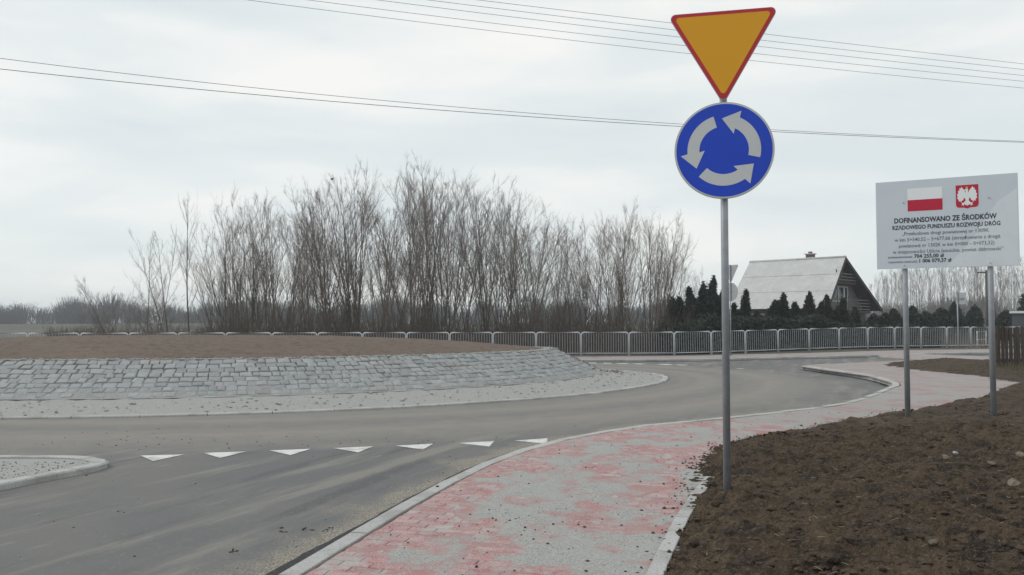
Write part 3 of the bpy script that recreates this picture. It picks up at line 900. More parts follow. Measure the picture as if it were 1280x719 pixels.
KI = oval_at(0, 1440, 1.0)
lay_kerb([tuple(p) for p in KI], float(np.hypot(*(KI[1] - KI[0]))), .14, -.12, APZ + .022, isl, flip=1)
# soil mound
rr = np.linspace(0, 1, 60)
X = np.array([[IC[0] + (oval(t, OFF_T + .02)[0] - IC[0]) * r for t in TH] for r in rr]); Y = np.array([[IC[1] + (oval(t, OFF_T + .02)[1] - IC[1]) * r for t in TH] for r in rr])
Z = .73 + .40 * (1 - rr[:, None] ** 2.6) + sstep(1, .93, rr)[:, None] * (.05 * (fbm(X * 2.2, Y * 2.2, 4, 31, .6) - .5) + .03 * (fbm(X * 9, Y * 9, 3, 33, .6) - .5)) + .02 * (fbm(X * 3, Y * 3, 2, 35) - .5) + G(X, Y) * .4
mound = grid_obj('soil_mound', X, Y, Z, 'mound_soil', isl)
# pitched granite blocks
stones = []
rows = 8
sl = math.hypot(OFF_T - OFF_B, Z_T - Z_B)
for r in range(rows + 1):
    top_row = r == rows
    if top_row: f0, f1 = .985, 1.13
    else: f0, f1 = r / rows * .985, (r + 1) / rows * .985
    offm = OFF_B + (OFF_T - OFF_B) * (f0 + f1) / 2
    P = oval_at(offm, 1440)
    L = np.r_[0, np.cumsum(np.hypot(*np.diff(P, axis=0).T))]
    s = random.uniform(0, .3)
    while s < L[-1] - .3:
        w_ = random.choice([.15, .17, .19, .21, .23]) * random.uniform(.9, 1.12) * (1.15 if top_row else 1)
        stones.append((r, s, w_, f0, f1, P, L, top_row)); s += w_
def stone_verts(st):
    r, s, w_, f0, f1, P, L, top_row = st
    g = .006 + .008 * random.random()
    hj = random.uniform(-.010, .012)
    dz = random.uniform(-.007, .007)
    C = []
    for (ds, f) in ((g, f0), (w_ - g, f0), (w_ - g, f1), (g, f1)):
        f = f + (g / sl if f == f0 else -g / sl) + random.uniform(-.012, .012)
        sx = s + ds + random.uniform(-.012, .012) + random.uniform(-.01, .01)
        if top_row and f > .985:
            fo = OFF_T + (f - .985) * sl * .9; z = Z_T - .01
        else:
            fo = OFF_B + (OFF_T - OFF_B) * f; z = Z_B + (Z_T - Z_B) * f
        base = (np.interp(sx, L, P[:, 0]), np.interp(sx, L, P[:, 1]))
        # shift along the outline normal to the wanted offset
        th = math.atan2((base[1] - IC[1]) / (11.1 if base[1] < IC[1] else 9.2), (base[0] - IC[0]) / 13.3)
        x, y = oval(th, fo)
        C.append(Vector((x, y, z + float(G(x, y)) * .6)))
    n = (C[1] - C[0]).cross(C[3] - C[0]).normalized()
    if n.z < 0: n = -n
    out_ = n * (.016 + hj); cen = sum(C, Vector()) / 4
    V = [c - n * .06 for c in C] + [c + out_ * .55 for c in C]
    V += [cen + (c - cen) * random.uniform(.82, .94) + out_ + n * random.uniform(-.006, .008) for c in C]
    V.append(cen + out_ * 1.12 + n * random.uniform(0, .012))
    F = [(i, (i + 1) % 4, 4 + (i + 1) % 4, 4 + i) for i in range(4)] + [(4 + i, 4 + (i + 1) % 4, 8 + (i + 1) % 4, 8 + i) for i in range(4)] + [(8 + i, 8 + (i + 1) % 4, 12) for i in range(4)]
    if (C[1] - C[0]).cross(C[3] - C[0]).dot(n) < 0: F = [f[::-1] for f in F]
    return V, F, cen, n
sv = [stone_verts(s) for s in stones]
def score(q):
    V, F, c, n = q
    d = Vector((0, 0, CAMH)) - c; D_ = d.length
    if not in_frame(c.x, c.y, c.z): return 0
    return max(0, n.dot(d / D_)) / D_ ** 2
order = sorted(range(len(sv)), key=lambda i: -score(sv[i]))
best = set(order[:300]); mb = MB()
for i, (V, F, c, n) in enumerate(sv):
    if i in best:
        mesh_obj('stone_block', V, F, 'granite', isl)
    else:
        mb.add(V, F)
tag(mb.build('stone_pitching', 'granite', isl), kind='stuff')
# crumbs on the apron and wall top
it = []
for k in range(90):
    th = random.uniform(math.pi * 1.02, math.pi * 2.15); o_ = random.uniform(.2, 1.8); x, y = oval(th, o_)
    it.append((x, y, APZ + (o_ / 1.8) * .135 + .005 + float(G(x, y)) * .6, .005 + .016 * random.random() ** 4))
for k in range(300):
    th = random.gauss(math.pi * 1.985, .05); o_ = random.uniform(1.2, 3.2); x, y = oval(th, o_)
    f = min(1, max(0, (o_ - OFF_B) / (OFF_T - OFF_B))); it.append((x, y, (Z_B + (Z_T - Z_B) * f + .03 if o_ > OFF_B else APZ + .12) + float(G(x, y)) * .6, .008 + .025 * random.random() ** 2))
tag(lumps('island_crumbs', it, 'mound_soil', isl), kind='stuff')
it = []
for k in range(2600):
    th = random.uniform(math.pi, math.pi * 2.1); o_ = random.gauss(OFF_T + .10, .09); x, y = oval(th, o_)
    it.append((x, y, Z_T + .012 + float(G(x, y)) * .6, .012 + .030 * random.random() ** 2))
for k in range(1500):
    th = random.uniform(math.pi * 1.0, math.pi * 2.2); o_ = random.uniform(.18, 1.85); x, y = oval(th, o_)
    it.append((x, y, APZ + (o_ / 1.8) * .135 + .004 + float(G(x, y)) * .6, .007 + .028 * random.random() ** 3))
tag(lumps('pale_rubble', it, 'gravel', isl), kind='stuff')

# ------------------------------------------------------------------ splitter island of the approach
spl_px = [(-160, 572), (-60, 570.6), (0, 570), (60, 570), (105, 571), (128, 574), (136, 577.5), (122, 583), (90, 589), (40, 598.5), (0, 606.5), (-60, 619), (-160, 641)]
SPL = [gp(x, y, .05) for x, y in spl_px]
SPP, _ = smooth_path(SPL, .02)
spl = tag(mesh_obj('splitter_island', [(x, y, .045) for x, y in SPP[::3]], [tuple(range(len(SPP[::3])))[::-1]], 'gravel'), kind='structure')
lay_kerb([tuple(p) for p in SPP[::11]], .22, .15, -.12, .060, spl, flip=-1)
it = []
for k in range(500):
    p = gp(random.uniform(-40, 125), random.uniform(572, 602), .09)
    it.append((p.x, p.y, .048, .003 + .007 * random.random() ** 3))
def inpoly(q): return float(poly_sd(np.array([[q[0]]]), np.array([[q[1]]]), SPP[::10])[0, 0]) > .16
tag(lumps('splitter_grit', [q for q in it if inpoly(q)], 'clod', spl), kind='stuff')

# ================================================================== FAR FOOTWAY AND RAILING
fn, _ = normals(FPATH)
ofs = np.linspace(.12, 5.0, 10)
X = np.array([FPATH[:, 0] - fn[:, 0] * o for o in ofs]); Y = np.array([FPATH[:, 1] - fn[:, 1] * o for o in ofs])
Z = G(X, Y) + .095 + .0 * X - .16 * sstep(3.6, 5.0, ofs)[:, None]
far_pav = tag(grid_obj('far_pavement', X, Y, Z, 'paver_far'), kind='structure')
lay_kerb([tuple(p) for p in FPATH[::4]], 1.0, .14, -.12, .105, far_pav, flip=1)
wv = .10 + .16 * fbm(FS * 1.5, FS * 0, 4, 231, .7)
X = np.array([FPATH[:, 0] + fn[:, 0] * .001, FPATH[:, 0] + fn[:, 0] * wv]); Y = np.array([FPATH[:, 1] + fn[:, 1] * .001, FPATH[:, 1] + fn[:, 1] * wv])
grid_obj('bitumen_shade_strip', X[::-1], Y[::-1], (G(X, Y) + .010)[::-1], 'bitumen_shade', road)  # painted shade: dark strip standing in for the shadow line under the far kerb

rail = empty('guard_railing', (FC.x, FC.y, 0))
tag(rail, 'long galvanised tube railing with round-cornered panels beyond the roundabout', 'railing')
RH = 1.10
def panel(a, b):
    d = (b - a); d.z = 0; L = d.length; gap = .028
    ang = math.atan2(d.y, d.x)
    Lp = L - 2 * gap; r = .13
    path = [(0, 0, -.1), (0, 0, RH - r)]
    for k in range(1, 7):
        t = k / 6 * math.pi / 2; path.append((r - r * math.cos(t), 0, RH - r + r * math.sin(t)))
    for k in range(0, 7):
        t = math.pi / 2 - k / 6 * math.pi / 2; path.append((Lp - r + r * math.cos(t), 0, RH - r + r * math.sin(t)))
    path += [(Lp, 0, -.1)]
    m1 = MB(); m1.tube(path, .030, 8)
    za = float(G(a.x, a.y)) + .10; zb = float(G(b.x, b.y)) + .10
    p = m1.build('railing_panel', 'rail', rail, True)
    p.matrix_parent_inverse = rail.matrix_world.inverted() if False else Matrix.Identity(4)
    st = a + d.normalized() * gap
    p.location = (st.x - FC.x, st.y - FC.y, za)
    p.rotation_euler = (0, -math.atan2(zb - za, L), ang)
    m2 = MB(); m2.tube([(.02, 0, .13), (Lp - .02, 0, .13)], .021, 6); m2.build('bottom_rail', 'rail', p, True)
    n = max(3, int(round(Lp / .118)))
    for k in range(1, n):
        o = bpy.data.objects.new('baluster', BAL); COL.objects.link(o); o.parent = p; o.location = (Lp * k / n, 0, 0)
m0 = MB(); m0.tube([(0, 0, .13), (0, 0, RH)], .0075, 5, False); _b = m0.build('baluster', 'rail', None, True); BAL = _b.data; bpy.data.objects.remove(_b)
for a, b in zip(posts[:-1], posts[1:]): panel(a, b)

# ================================================================== THE TWO SIGNS ON THE NEAR POLE
def frame2(o, yaw):   # front of a sign looks along -y, turned by yaw
    o.rotation_euler = (0, 0, yaw)
pb = at(909, 605, 6.9)
SX, SY = pb.x, pb.y
sz0 = soil_z(SX, SY)
sign = empty('road_sign', (SX, SY, 0), R(-13))
tag(sign, 'roundabout traffic sign: orange give-way triangle above blue disc with circling white arrows', 'road sign')
ztri_tip = at(900, 127, SY).z; zdisc_top = at(904, 128.5, SY).z; zdisc_bot = at(904, 251.5, SY).z
DC = (zdisc_top + zdisc_bot) / 2; DR = (zdisc_top - zdisc_bot) / 2 * .972
tri_top = at(904, 17, SY).z
m1 = MB(); m1.tube([(0, 0, sz0 - .3), (0, 0, tri_top - .12)], .0302, 20); m1.build('pole', 'galv', sign, True)
m1 = MB(); m1.tube([(0, 0, tri_top - .12), (0, 0, tri_top - .105)], .033, 16); m1.build('pole_cap', 'sign_back', sign, True)
def rounded_tri(h_top, h_tip, r, n=8):
    """Point-down equilateral outline with rounded corners, in (x, z)."""
    H = h_top - h_tip
    side = (H + 0.0) / (math.sqrt(3) / 2)
    # outline height shrinks by rounding at the tip: enlarge to keep it
    Hs = H + r        # sharp triangle height
    sd = Hs / (math.sqrt(3) / 2)
    pts = [(-sd / 2, h_top), (sd / 2, h_top), (0, h_top - Hs)]
    cz = h_top - Hs / 3; inr = Hs / 3
    out_ = []
    for (x, z), a0 in zip(pts, (math.pi * 5 / 6, math.pi / 6, -math.pi / 2)):
        k = (inr - r) / inr
        cx, cz2 = x * k, cz + (z - cz) * k
        for i in range(n + 1):
            a = a0 + math.pi / 3 - i * (2 * math.pi / 3) / n
            out_.append((cx + r * math.cos(a), cz2 + r * math.sin(a)))
    return out_[::-1]
XZ = Matrix(((1, 0, 0, 0), (0, 0, -1, 0), (0, 1, 0, 0), (0, 0, 0, 1)))   # (x,y,z)->(x,-z,y): prism depth points to the viewer
def plate(poly, d0, d1, name, m, parent, smooth=False):
    q = MB(); q.prism(poly, d0, d1, XZ); return q.build(name, m, parent, smooth)
FR = .045      # plate plane in front of the pole axis
tri = rounded_tri(tri_top, ztri_tip, .040)
tp = plate(tri, FR, FR + .016, 'warning_triangle', 'sign_back', sign)
tcz = tri_top - (tri_top - ztri_tip + .04) / 3
def shrink(poly, k, c): return [(c[0] + (x - c[0]) * k, c[1] + (z - c[1]) * k) for x, z in poly]
plate(rounded_tri(tri_top - .004, ztri_tip + .006, .037), FR + .016, FR + .0185, 'red_border', 'sign_red', tp)
plate(rounded_tri(tri_top - .032, ztri_tip + .052, .024), FR + .0185, FR + .0205, 'orange_field', 'sign_yellow', tp)
for zz in (tri_top - .18, tri_top - .48):
    q = MB(); q.box((-.16, -FR, zz - .02), (.16, -.030, zz + .02)); q.box((-.040, -.036, zz - .018), (.040, .040, zz + .018)); q.build('bracket', 'sign_back', tp)
def disc(r, n=72): return [(r * math.cos(2 * math.pi * i / n), DC + r * math.sin(2 * math.pi * i / n)) for i in range(n)]
dp = plate(disc(DR), FR, FR + .018, 'sign_disc', 'sign_back', sign)
plate(disc(DR - .004), FR + .018, FR + .0200, 'white_rim', 'sign_white', dp)
plate(disc(DR - .016), FR + .0200, FR + .0222, 'blue_field', 'sign_blue', dp)
for base in (0, 120, 240):
    poly = []
    a0, a1 = 106 + base, 184 + base
    for i in range(15):
        a = R(a0 + (a1 - a0) * i / 14); poly.append((.735 * DR * math.cos(a), DC + .735 * DR * math.sin(a)))
    a = R(186 + base); poly.append((.875 * DR * math.cos(a), DC + .875 * DR * math.sin(a)))
    a = R(213 + base); poly.append((.66 * DR * math.cos(a), DC + .66 * DR * math.sin(a)))
    a = R(179 + base); poly.append((.385 * DR * math.cos(a), DC + .385 * DR * math.sin(a)))
    for i in range(15):
        a = R(a1 - 1 + (a0 - a1 + 1) * i / 14); poly.append((.495 * DR * math.cos(a), DC + .495 * DR * math.sin(a)))
    plate(poly, FR + .0222, FR + .0238, 'arrow', 'sign_white', dp)
for zz in (DC + .2, DC - .2):
    q = MB(); q.box((-.25, -FR, zz - .02), (.25, -.030, zz + .02)); q.box((-.041, -.036, zz - .018), (.041, .041, zz + .018)); q.build('bracket', 'sign_back', dp)

# ================================================================== INFORMATION BOARD
bl = at(1098, 337, 11.67); tl = at(1093, 229, 11.67); br = at(1275, 332, 10.86); tr = at(1272, 216, 10.86)
A_ = (bl + tl) / 2; B_ = (br + tr) / 2
A_ = Vector((A_.x, 11.67, 0)); B_ = Vector((B_.x, 10.86, 0))
bw = (B_ - A_).length; zb0 = (bl.z + br.z) / 2; zb1 = (tl.z + tr.z) / 2; bh = zb1 - zb0
yaw = math.atan2(B_.y - A_.y, B_.x - A_.x)
board = empty('information_board', (A_.x, A_.y, 0), yaw)
tag(board, 'pale grey funding notice board with flag and eagle crest on two steel posts', 'information board')
def bp(u, v): return (u * bw, zb0 + (1 - v) * bh)
pan = plate([bp(0, 1), bp(1, 1), bp(1, 0), bp(0, 0)], 0, .012, 'panel', 'board', board)
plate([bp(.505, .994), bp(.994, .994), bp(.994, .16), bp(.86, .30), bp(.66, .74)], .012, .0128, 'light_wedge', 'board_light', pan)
plate([bp(.235, .095), bp(.235, .225), bp(.485, .225), bp(.485, .095)], .0128, .0142, 'flag_white_stripe', 'flag_white', pan)
plate([bp(.235, .225), bp(.235, .352), bp(.485, .352), bp(.485, .225)], .0128, .0142, 'flag_red_stripe', 'flag_red', pan)
# crest: red shield, white crowned eagle
def sp(x, y):   # shield coordinates: x -1..1, y 0 (top)..1 (tip)
    return bp(.657 + x * .078, .094 + y * .262)
shield = [sp(-1, 0), sp(-1, .55), sp(-1, .82), sp(-.92, .92), sp(-.72, .95), sp(-.3, .955), sp(0, 1.0), sp(.3, .955), sp(.72, .95), sp(.92, .92), sp(1, .82), sp(1, .55), sp(1, 0)]
sh = plate(shield, .0128, .0142, 'crest_shield', 'flag_red', pan)
def both(poly): return [poly, [(-x, y) for x, y in poly][::-1]]
eag = MB()
wing = [(-.12, .34), (-.20, .24), (-.34, .16), (-.46, .10), (-.50, .07), (-.56, .16), (-.66, .12), (-.68, .24), (-.80, .23), (-.78, .36), (-.90, .38), (-.82, .49), (-.90, .56), (-.76, .60), (-.74, .70), (-.62, .66), (-.52, .74), (-.46, .64), (-.36, .66), (-.30, .55), (-.16, .56)]
body = [(-.10, .30), (-.17, .40), (-.18, .55), (-.12, .68), (-.24, .80), (-.16, .86), (-.06, .84), (0, .90), (.06, .84), (.16, .86), (.24, .80), (.12, .68), (.18, .55), (.17, .40), (.10, .30)]
head = [(-.10, .32), (-.12, .24), (-.22, .25), (-.26, .22), (-.15, .19), (-.08, .155), (.06, .155), (.11, .22), (.10, .32)]
leg = [(-.12, .66), (-.34, .76), (-.50, .74), (-.44, .80), (-.52, .86), (-.38, .85), (-.32, .90), (-.28, .82), (-.12, .76)]
for k, pl in enumerate(both(wing) + [body, head] + both(leg)):
    pl = [sp(*q) for q in pl]
    ar = sum(pl[i][0] * pl[(i + 1) % len(pl)][1] - pl[(i + 1) % len(pl)][0] * pl[i][1] for i in range(len(pl)))
    if ar < 0: pl = pl[::-1]
    eag.prism(pl, .0142, .0152 + k * .0002, XZ)
eag.build('crest_eagle', 'flag_white', sh)
plate([sp(-.10, .155), sp(.08, .155), sp(.12, .07), sp(.05, .10), sp(-.01, .055), sp(-.07, .10), sp(-.14, .07)], .0142, .0168, 'crest_crown', 'gold', sh)

def text(s, u0, u1, v, cap, m, bold=0.0, name='lettering'):
    cu = bpy.data.curves.new('lettering', 'FONT'); cu.body = s; cu.size = 1.0; cu.offset = bold; cu.resolution_u = 2
    cu.extrude = 0.0
    o = bpy.data.objects.new('lettering_source', cu); COL.objects.link(o)
    dg = bpy.context.evaluated_depsgraph_get()
    me = bpy.data.meshes.new_from_object(o.evaluated_get(dg)); bpy.data.objects.remove(o); bpy.data.curves.remove(cu)
    co = np.empty(len(me.vertices) * 3); me.vertices.foreach_get("co", co); co = co.reshape(-1, 3)
    x0, x1 = co[:, 0].min(), co[:, 0].max()
    sx = (u1 - u0) * bw / (x1 - x0); sy = cap * bh / .70
    bx, bz = bp(u0, v)
    new = np.c_[(co[:, 0] - x0) * sx + bx, np.full(len(co), -.0140), co[:, 1] * sy + bz - cap * bh / 2]
    me.vertices.foreach_set("co", new.astype(np.float32).ravel()); me.update()
    me.materials.clear(); me.materials.append(M[m])
    q = bpy.data.objects.new(name, me); COL.objects.link(q); q.parent = pan
text("DOFINANSOWANO ZE ŚRODKÓW", .135, .855, .452, .056, 'ink', .030)
text("RZĄDOWEGO FUNDUSZU ROZWOJU DRÓG", .12, .878, .532, .045, 'ink', .028)
text("„Przebudowa drogi powiatowej nr 1309K", .19, .80, .603, .040, 'ink_soft', .004)
text("w km 5+540,52 – 5+677,66 (skrzyżowanie z drogą", .135, .875, .672, .040, 'ink_soft', .004)
text("powiatową nr 1302K w km 0+000 – 0+073,32)", .165, .835, .741, .040, 'ink_soft', .004)
text("w miejscowości Ujście Jezuickie, powiat dąbrowski”", .12, .895, .808, .040, 'ink_soft', .004)
text("DOFINANSOWANIE:", .085, .262, .870, .020, 'ink_soft', .02)
text("704 255,00 zł", .275, .488, .862, .040, 'ink', .026)
text("CAŁKOWITA WARTOŚĆ:", .083, .302, .925, .020, 'ink_soft', .02)
text("1 006 079,37 zł", .312, .540, .915, .040, 'ink', .026)
for (u, by) in ((.205, 513), (.805, 505)):
    x = u * bw; wp = A_ + (B_ - A_) * u
    q = MB(); q.tube([(x, .045, soil_z(wp.x, wp.y) - .3), (x, .045, zb0 + bh * .93)], .036, 16); ps = q.build('post', 'galv', board, True)
    q = MB(); q.tube([(x, .045, zb0 + bh * .93), (x, .045, zb0 + bh * .93 + .01)], .038, 16); q.build('post_cap', 'sign_back', ps, True)
    for v in (.965, .25):
        bx, bz = bp(u, v)
        q = MB(); q.tube([(bx, -.0115, bz), (bx, -.022, bz)], .010, 6); q.build('bolt', 'sign_back', board)
        q = MB(); q.box((bx - .06, .001, bz - .02), (bx + .06, .010, bz + .02)); q.build('clamp', 'sign_back', board)

# ================================================================== SIGNS SEEN FROM BEHIND, FAR SIDE
def back_sign(px, base_py, name, label):
    p = gp(px, base_py, .1)
    o = empty(name, (p.x, p.y, 0), R(-58)); tag(o, label, 'road sign')
    return o, p
o, p = back_sign(913.6, 444.5, 'road_sign', 'traffic sign seen from behind, grey triangle over disc, beside the far railing')
q = MB(); q.tube([(0, 0, p.z - .3), (0, 0, at(913, 331, p.y).z)], .030, 12); q.build('pole', 'galv', o, True)
t1, t0 = at(913, 331.5, p.y).z, at(913, 353, p.y).z
plate([(x, z) for x, z in rounded_tri(t1, t0, .04)], -.05, -.035, 'triangle_plate', 'sign_back', o)
c1, c0 = at(913, 353.5, p.y).z, at(913, 376.5, p.y).z
rr_ = (c1 - c0) / 2
plate([(rr_ * math.cos(2 * math.pi * i / 40), (c0 + c1) / 2 + rr_ * math.sin(2 * math.pi * i / 40)) for i in range(40)], -.05, -.035, 'disc_plate', 'sign_back', o)
for zz in ((t1 * .7 + t0 * .3), (c0 + c1) / 2):
    q = MB(); q.box((-.22, .032, zz - .02), (.22, .036, zz + .02)); q.build('bracket', 'galv', o)
o, p = back_sign(1198, 436.5, 'road_sign', 'thin steel post with small dull rectangular sign plate on the side arm')
q = MB(); q.tube([(0, 0, p.z - .3), (0, 0, at(1198, 365, p.y).z)], .030, 12); q.build('pole', 'galv', o, True)
z1, z0 = at(1198, 366, p.y).z, at(1198, 380, p.y).z
plate([(-.10, z0), (.42, z0), (.42, z1), (-.10, z1)], -.05, -.035, 'plate', 'sign_back', o)
q = MB(); q.box((-.05, -.04, (z0 + z1) / 2 - .02), (.3, .034, (z0 + z1) / 2 + .02)); q.build('bracket', 'galv', o)

# ================================================================== BARE TREES
def grow_tree(seed, H=10.0, stems=4, lean=.30, spread=.5, dens=1.0, up=.35, thick=1.0):
    g = np.random.default_rng(seed)
    trunk = []; crown = []
    def path(p0, d, L, n, curve, wob):
        P = [np.array(p0)]; d = np.array(d, float)
        for i in range(n):
            d = d + np.array([0, 0, curve / n]) + g.normal(0, wob, 3); d /= np.linalg.norm(d)
            P.append(P[-1] + d * L / n)
        return np.array(P)
    for k in range(stems):
        a = g.uniform(0, 2 * np.pi); r0 = g.uniform(.05, spread)
        ln = lean * math.sqrt(g.uniform(.01, 1))
        d = np.array([math.cos(a) * ln, math.sin(a) * ln, 1]); d /= np.linalg.norm(d)
        L = H * g.uniform(.84, 1.0) * (1 - .14 * ln / max(lean, .3))
        rb = thick * (.013 + .0030 * L) * g.uniform(.5, 1.2)
        S_ = path((math.cos(a) * r0, math.sin(a) * r0, -.3), d, L, 11, .12, .022)
        tr = np.linspace(0, 1, 12)
        rad = rb * (1 - tr) ** .9 + .004
        trunk.append((S_, rad))
        nb = int(17 * dens * L / 10)
        for j in range(nb):
            t = g.uniform(.14, .99) ** .8
            i = min(int(t * 11), 10); f = t * 11 - i
            p = S_[i] * (1 - f) + S_[i + 1] * f; dd = S_[i + 1] - S_[i]; dd /= np.linalg.norm(dd)
            az = g.uniform(0, 2 * np.pi); sp_ = g.uniform(.38, .95)
            sd_ = np.array([math.cos(az), math.sin(az), g.uniform(-.1, .25)])
            d1 = dd + sd_ * sp_; d1 /= np.linalg.norm(d1)
            L1 = L * (.09 + .25 * (1 - t) ** .75) * g.uniform(.5, 1.25)
            B1 = path(p, d1, L1, 5, up, .035)
            r1 = min(rad[i] * .5, .006 + .0034 * L1)
            crown.append((B1, r1 * (1 - np.linspace(0, 1, 6)) ** .8 + .003))
            for m_ in range(int(g.integers(5, 9) * dens)):
                t2 = g.uniform(.2, 1.0); i2 = min(int(t2 * 5), 4); f2 = t2 * 5 - i2
                p2 = B1[i2] * (1 - f2) + B1[i2 + 1] * f2; e2 = B1[i2 + 1] - B1[i2]; e2 /= np.linalg.norm(e2)
                d2 = e2 + g.normal(0, .36, 3) * np.array([1, 1, .7]); d2 /= np.linalg.norm(d2)
                L2 = L1 * g.uniform(.22, .5)
                B2 = path(p2, d2, L2, 3, up, .05)
                crown.append((B2, np.array([.0050, .0042, .0034, .0025])))
                for q_ in range(int(g.integers(1, 4))):
                    t3 = g.uniform(.2, .95); i3 = min(int(t3 * 3), 2)
                    p3 = B2[i3] + (B2[i3 + 1] - B2[i3]) * (t3 * 3 - i3)
                    d3 = (B2[i3 + 1] - B2[i3]) / (np.linalg.norm(B2[i3 + 1] - B2[i3]) + 1e-9) + g.normal(0, .5, 3); d3 /= np.linalg.norm(d3)
                    B3 = path(p3, d3, L2 * g.uniform(.35, .7) + .08, 2, up, .1)
                    crown.append((B3, np.array([.0035, .0030, .0022])))
    return trunk, crown

def proto(seed, bark, twig, name='willow_tree', **kw):
    t, c = grow_tree(seed, **kw)
    o = empty(name)
    tubes_mesh('trunk', t, bark, o, 6); tubes_mesh('crown', c, twig, o, 3)
    return o
PROTO = [proto(100 + k, 'bark', 'twig', stems=s, lean=l, up=u) for k, (s, l, u) in
         enumerate([(5, .40, .16), (6, .48, .14), (6, .52, .16), (4, .32, .18), (6, .44, .22), (5, .54, .12), (6, .48, .18)])]
used_proto = set()
def place(protos, pi, px, Y, top_py, label, cat, group, wscale=1.0, base_py=None, lean=(0, 0), rz=None):
    pr = protos[pi]
    p = at(px, 402, Y); zt = at(px, top_py, Y).z
    z0 = float(G(p.x, p.y)) - .02
    h = (zt - z0) / 9.2
    if id(pr) in used_proto: o = copy_tree(pr)
    else: o = pr; used_proto.add(id(pr))
    o.location = (p.x, Y, z0); o.rotation_euler = (lean[0], lean[1], random.uniform(0, 6.28) if rz is None else rz)
    o.scale = (h * wscale, h * wscale, h)
    tag(o, label, cat, group)
    return o
sil = [(265, 330), (285, 275), (300, 258), (325, 248), (350, 236), (372, 258), (392, 250), (412, 226), (445, 196), (462, 200), (478, 240), (498, 218), (520, 200), (545, 188), (562, 208),
       (580, 240), (610, 220), (640, 238), (656, 230), (680, 258), (700, 282), (722, 290), (742, 272), (765, 250), (790, 264), (812, 262), (830, 296), (848, 335)]
sx_ = [s[0] for s in sil]; sy_ = [s[1] for s in sil]
WL = 'bare multi-stemmed willow in the dense thicket behind the railing'
k = 0
for px in np.arange(276, 842, 10.6):
    x = px + random.uniform(-4, 4); ty = float(np.interp(x, sx_, sy_))
    ty = 402 - (402 - ty) * random.choice([1.0, 1.02, .96, .90, .84, .94])
    place(PROTO, k % 7 if random.random() < .6 else random.randrange(7), x, random.uniform(43.5, 58), ty, WL, 'tree', 'willows in the thicket behind the railing', wscale=random.uniform(.70, .95), lean=(random.uniform(-.05, .05), random.uniform(-.06, .12) + (.07 if 470 < px < 650 else 0) - (.06 if px < 330 else 0)))
    k += 1
# the tallest crowns of the thicket
for x, ty in ((446, 186), (545, 183), (412, 222), (350, 232), (613, 216), (656, 228), (768, 247), (814, 258), (520, 197), (300, 252)):
    place(PROTO, random.choice([0, 3, 4]), x, random.uniform(46, 52), ty - 12, 'taller bare willow rising above the thicket behind the railing', 'tree', 'tall willows of the thicket', wscale=.62)
# sparser trees standing apart on the field side
LONE = [proto(411, 'bark', 'twig', stems=1, lean=.05, up=.42, thick=1.5, dens=1.15), proto(417, 'bark', 'twig', stems=2, lean=.30, up=.38, thick=1.35, dens=1.0), proto(423, 'bark', 'twig', stems=2, lean=.26, up=.38, thick=1.35, dens=1.0)]
place(LONE, 0, 240, 48, 243, 'slender single bare tree standing apart beyond the island mound', 'tree', None, wscale=.75)
for x, ty, w_, lb in ((180, 266, .62, 'thin leaning bare tree standing farther from the thicket than its twin'), (209, 276, .6, 'thin bare tree between the slender single tree and its leaning twin')):
    place(LONE, 1 if x < 200 else 2, x + 6, 50 + (x - 180) * .1, ty, lb, 'tree', None, wscale=.95, lean=(0, -.06 if x < 200 else -.02))
place(PROTO, 3, 142, 52, 330, 'small bare tree leaning over brown bushes at the field edge', 'tree', None, wscale=.7, lean=(0, -.30))
for x, ty, y_ in ((150, 358, 58), (176, 366, 62), (200, 360, 60), (224, 376, 57), (128, 380, 66), (108, 388, 66)):
    place(PROTO, 2, x, y_, ty, 'low bushy bare shrub at the edge of the field', 'shrub', 'low bare shrubs at the field edge', wscale=1.5)
# pale straight grove behind the notice board
PALE = [proto(300 + k, 'bark_pale', 'twig_pale', name='poplar_tree', stems=s, lean=.10, up=.5, thick=1.15) for k, s in enumerate((3, 4, 3))]
for k in range(46):
    x = 1092 + k * 4.7 + random.uniform(-3, 3)
    ty = np.interp(x, [1090, 1105, 1130, 1180, 1290, 1320], [352, 338, 330, 328, 326, 330]) + random.uniform(-5, 14)
    place(PALE, k % 3, x, random.uniform(76, 92), ty, 'pale straight-stemmed bare tree in the grove behind the notice board', 'tree', 'pale trees in the grove', wscale=random.uniform(.6, .85))
for k, (x, ty) in enumerate(((858, 330), (872, 340), (888, 352), (905, 360))):
    place(PALE, k % 3, x, 96 + k * 3, ty, 'faint bare tree far behind the broad evergreen', 'tree', 'faint trees behind the evergreen', wscale=.9)

# undergrowth at the foot of the thicket
T_ = []
for k in range(9000):
    px = random.uniform(255, 870); Y = random.uniform(42.0, 60)
    p = at(px, 402, Y); z0 = float(G(p.x, Y)) - .05; h = random.uniform(.6, 2.6) * (1.25 if random.random() < .2 else 1) * (.6 + .6 * float(vnoise(np.array([px * .03]), np.array([Y * .2]), 3)[0]))
    a = random.uniform(0, 6.28); l = random.uniform(.0, .55) * h
    dx, dy = math.cos(a) * l, math.sin(a) * l
    T_.append((np.array([[p.x, Y, z0], [p.x + dx * .4, Y + dy * .4, z0 + h * .55], [p.x + dx, Y + dy, z0 + h]]), np.array([.012, .009, .004])))
for k in range(2600):
    px = random.uniform(60, 270); Y = random.uniform(50, 68)
    p = at(px, 402, Y); z0 = float(G(p.x, Y)) - .05; h = random.uniform(.4, 1.5)
    a = random.uniform(0, 6.28); l = random.uniform(.0, .6) * h
    T_.append((np.array([[p.x, Y, z0], [p.x + math.cos(a) * l * .4, Y + math.sin(a) * l * .4, z0 + h * .55], [p.x + math.cos(a) * l, Y + math.sin(a) * l, z0 + h]]), np.array([.012, .009, .004])))
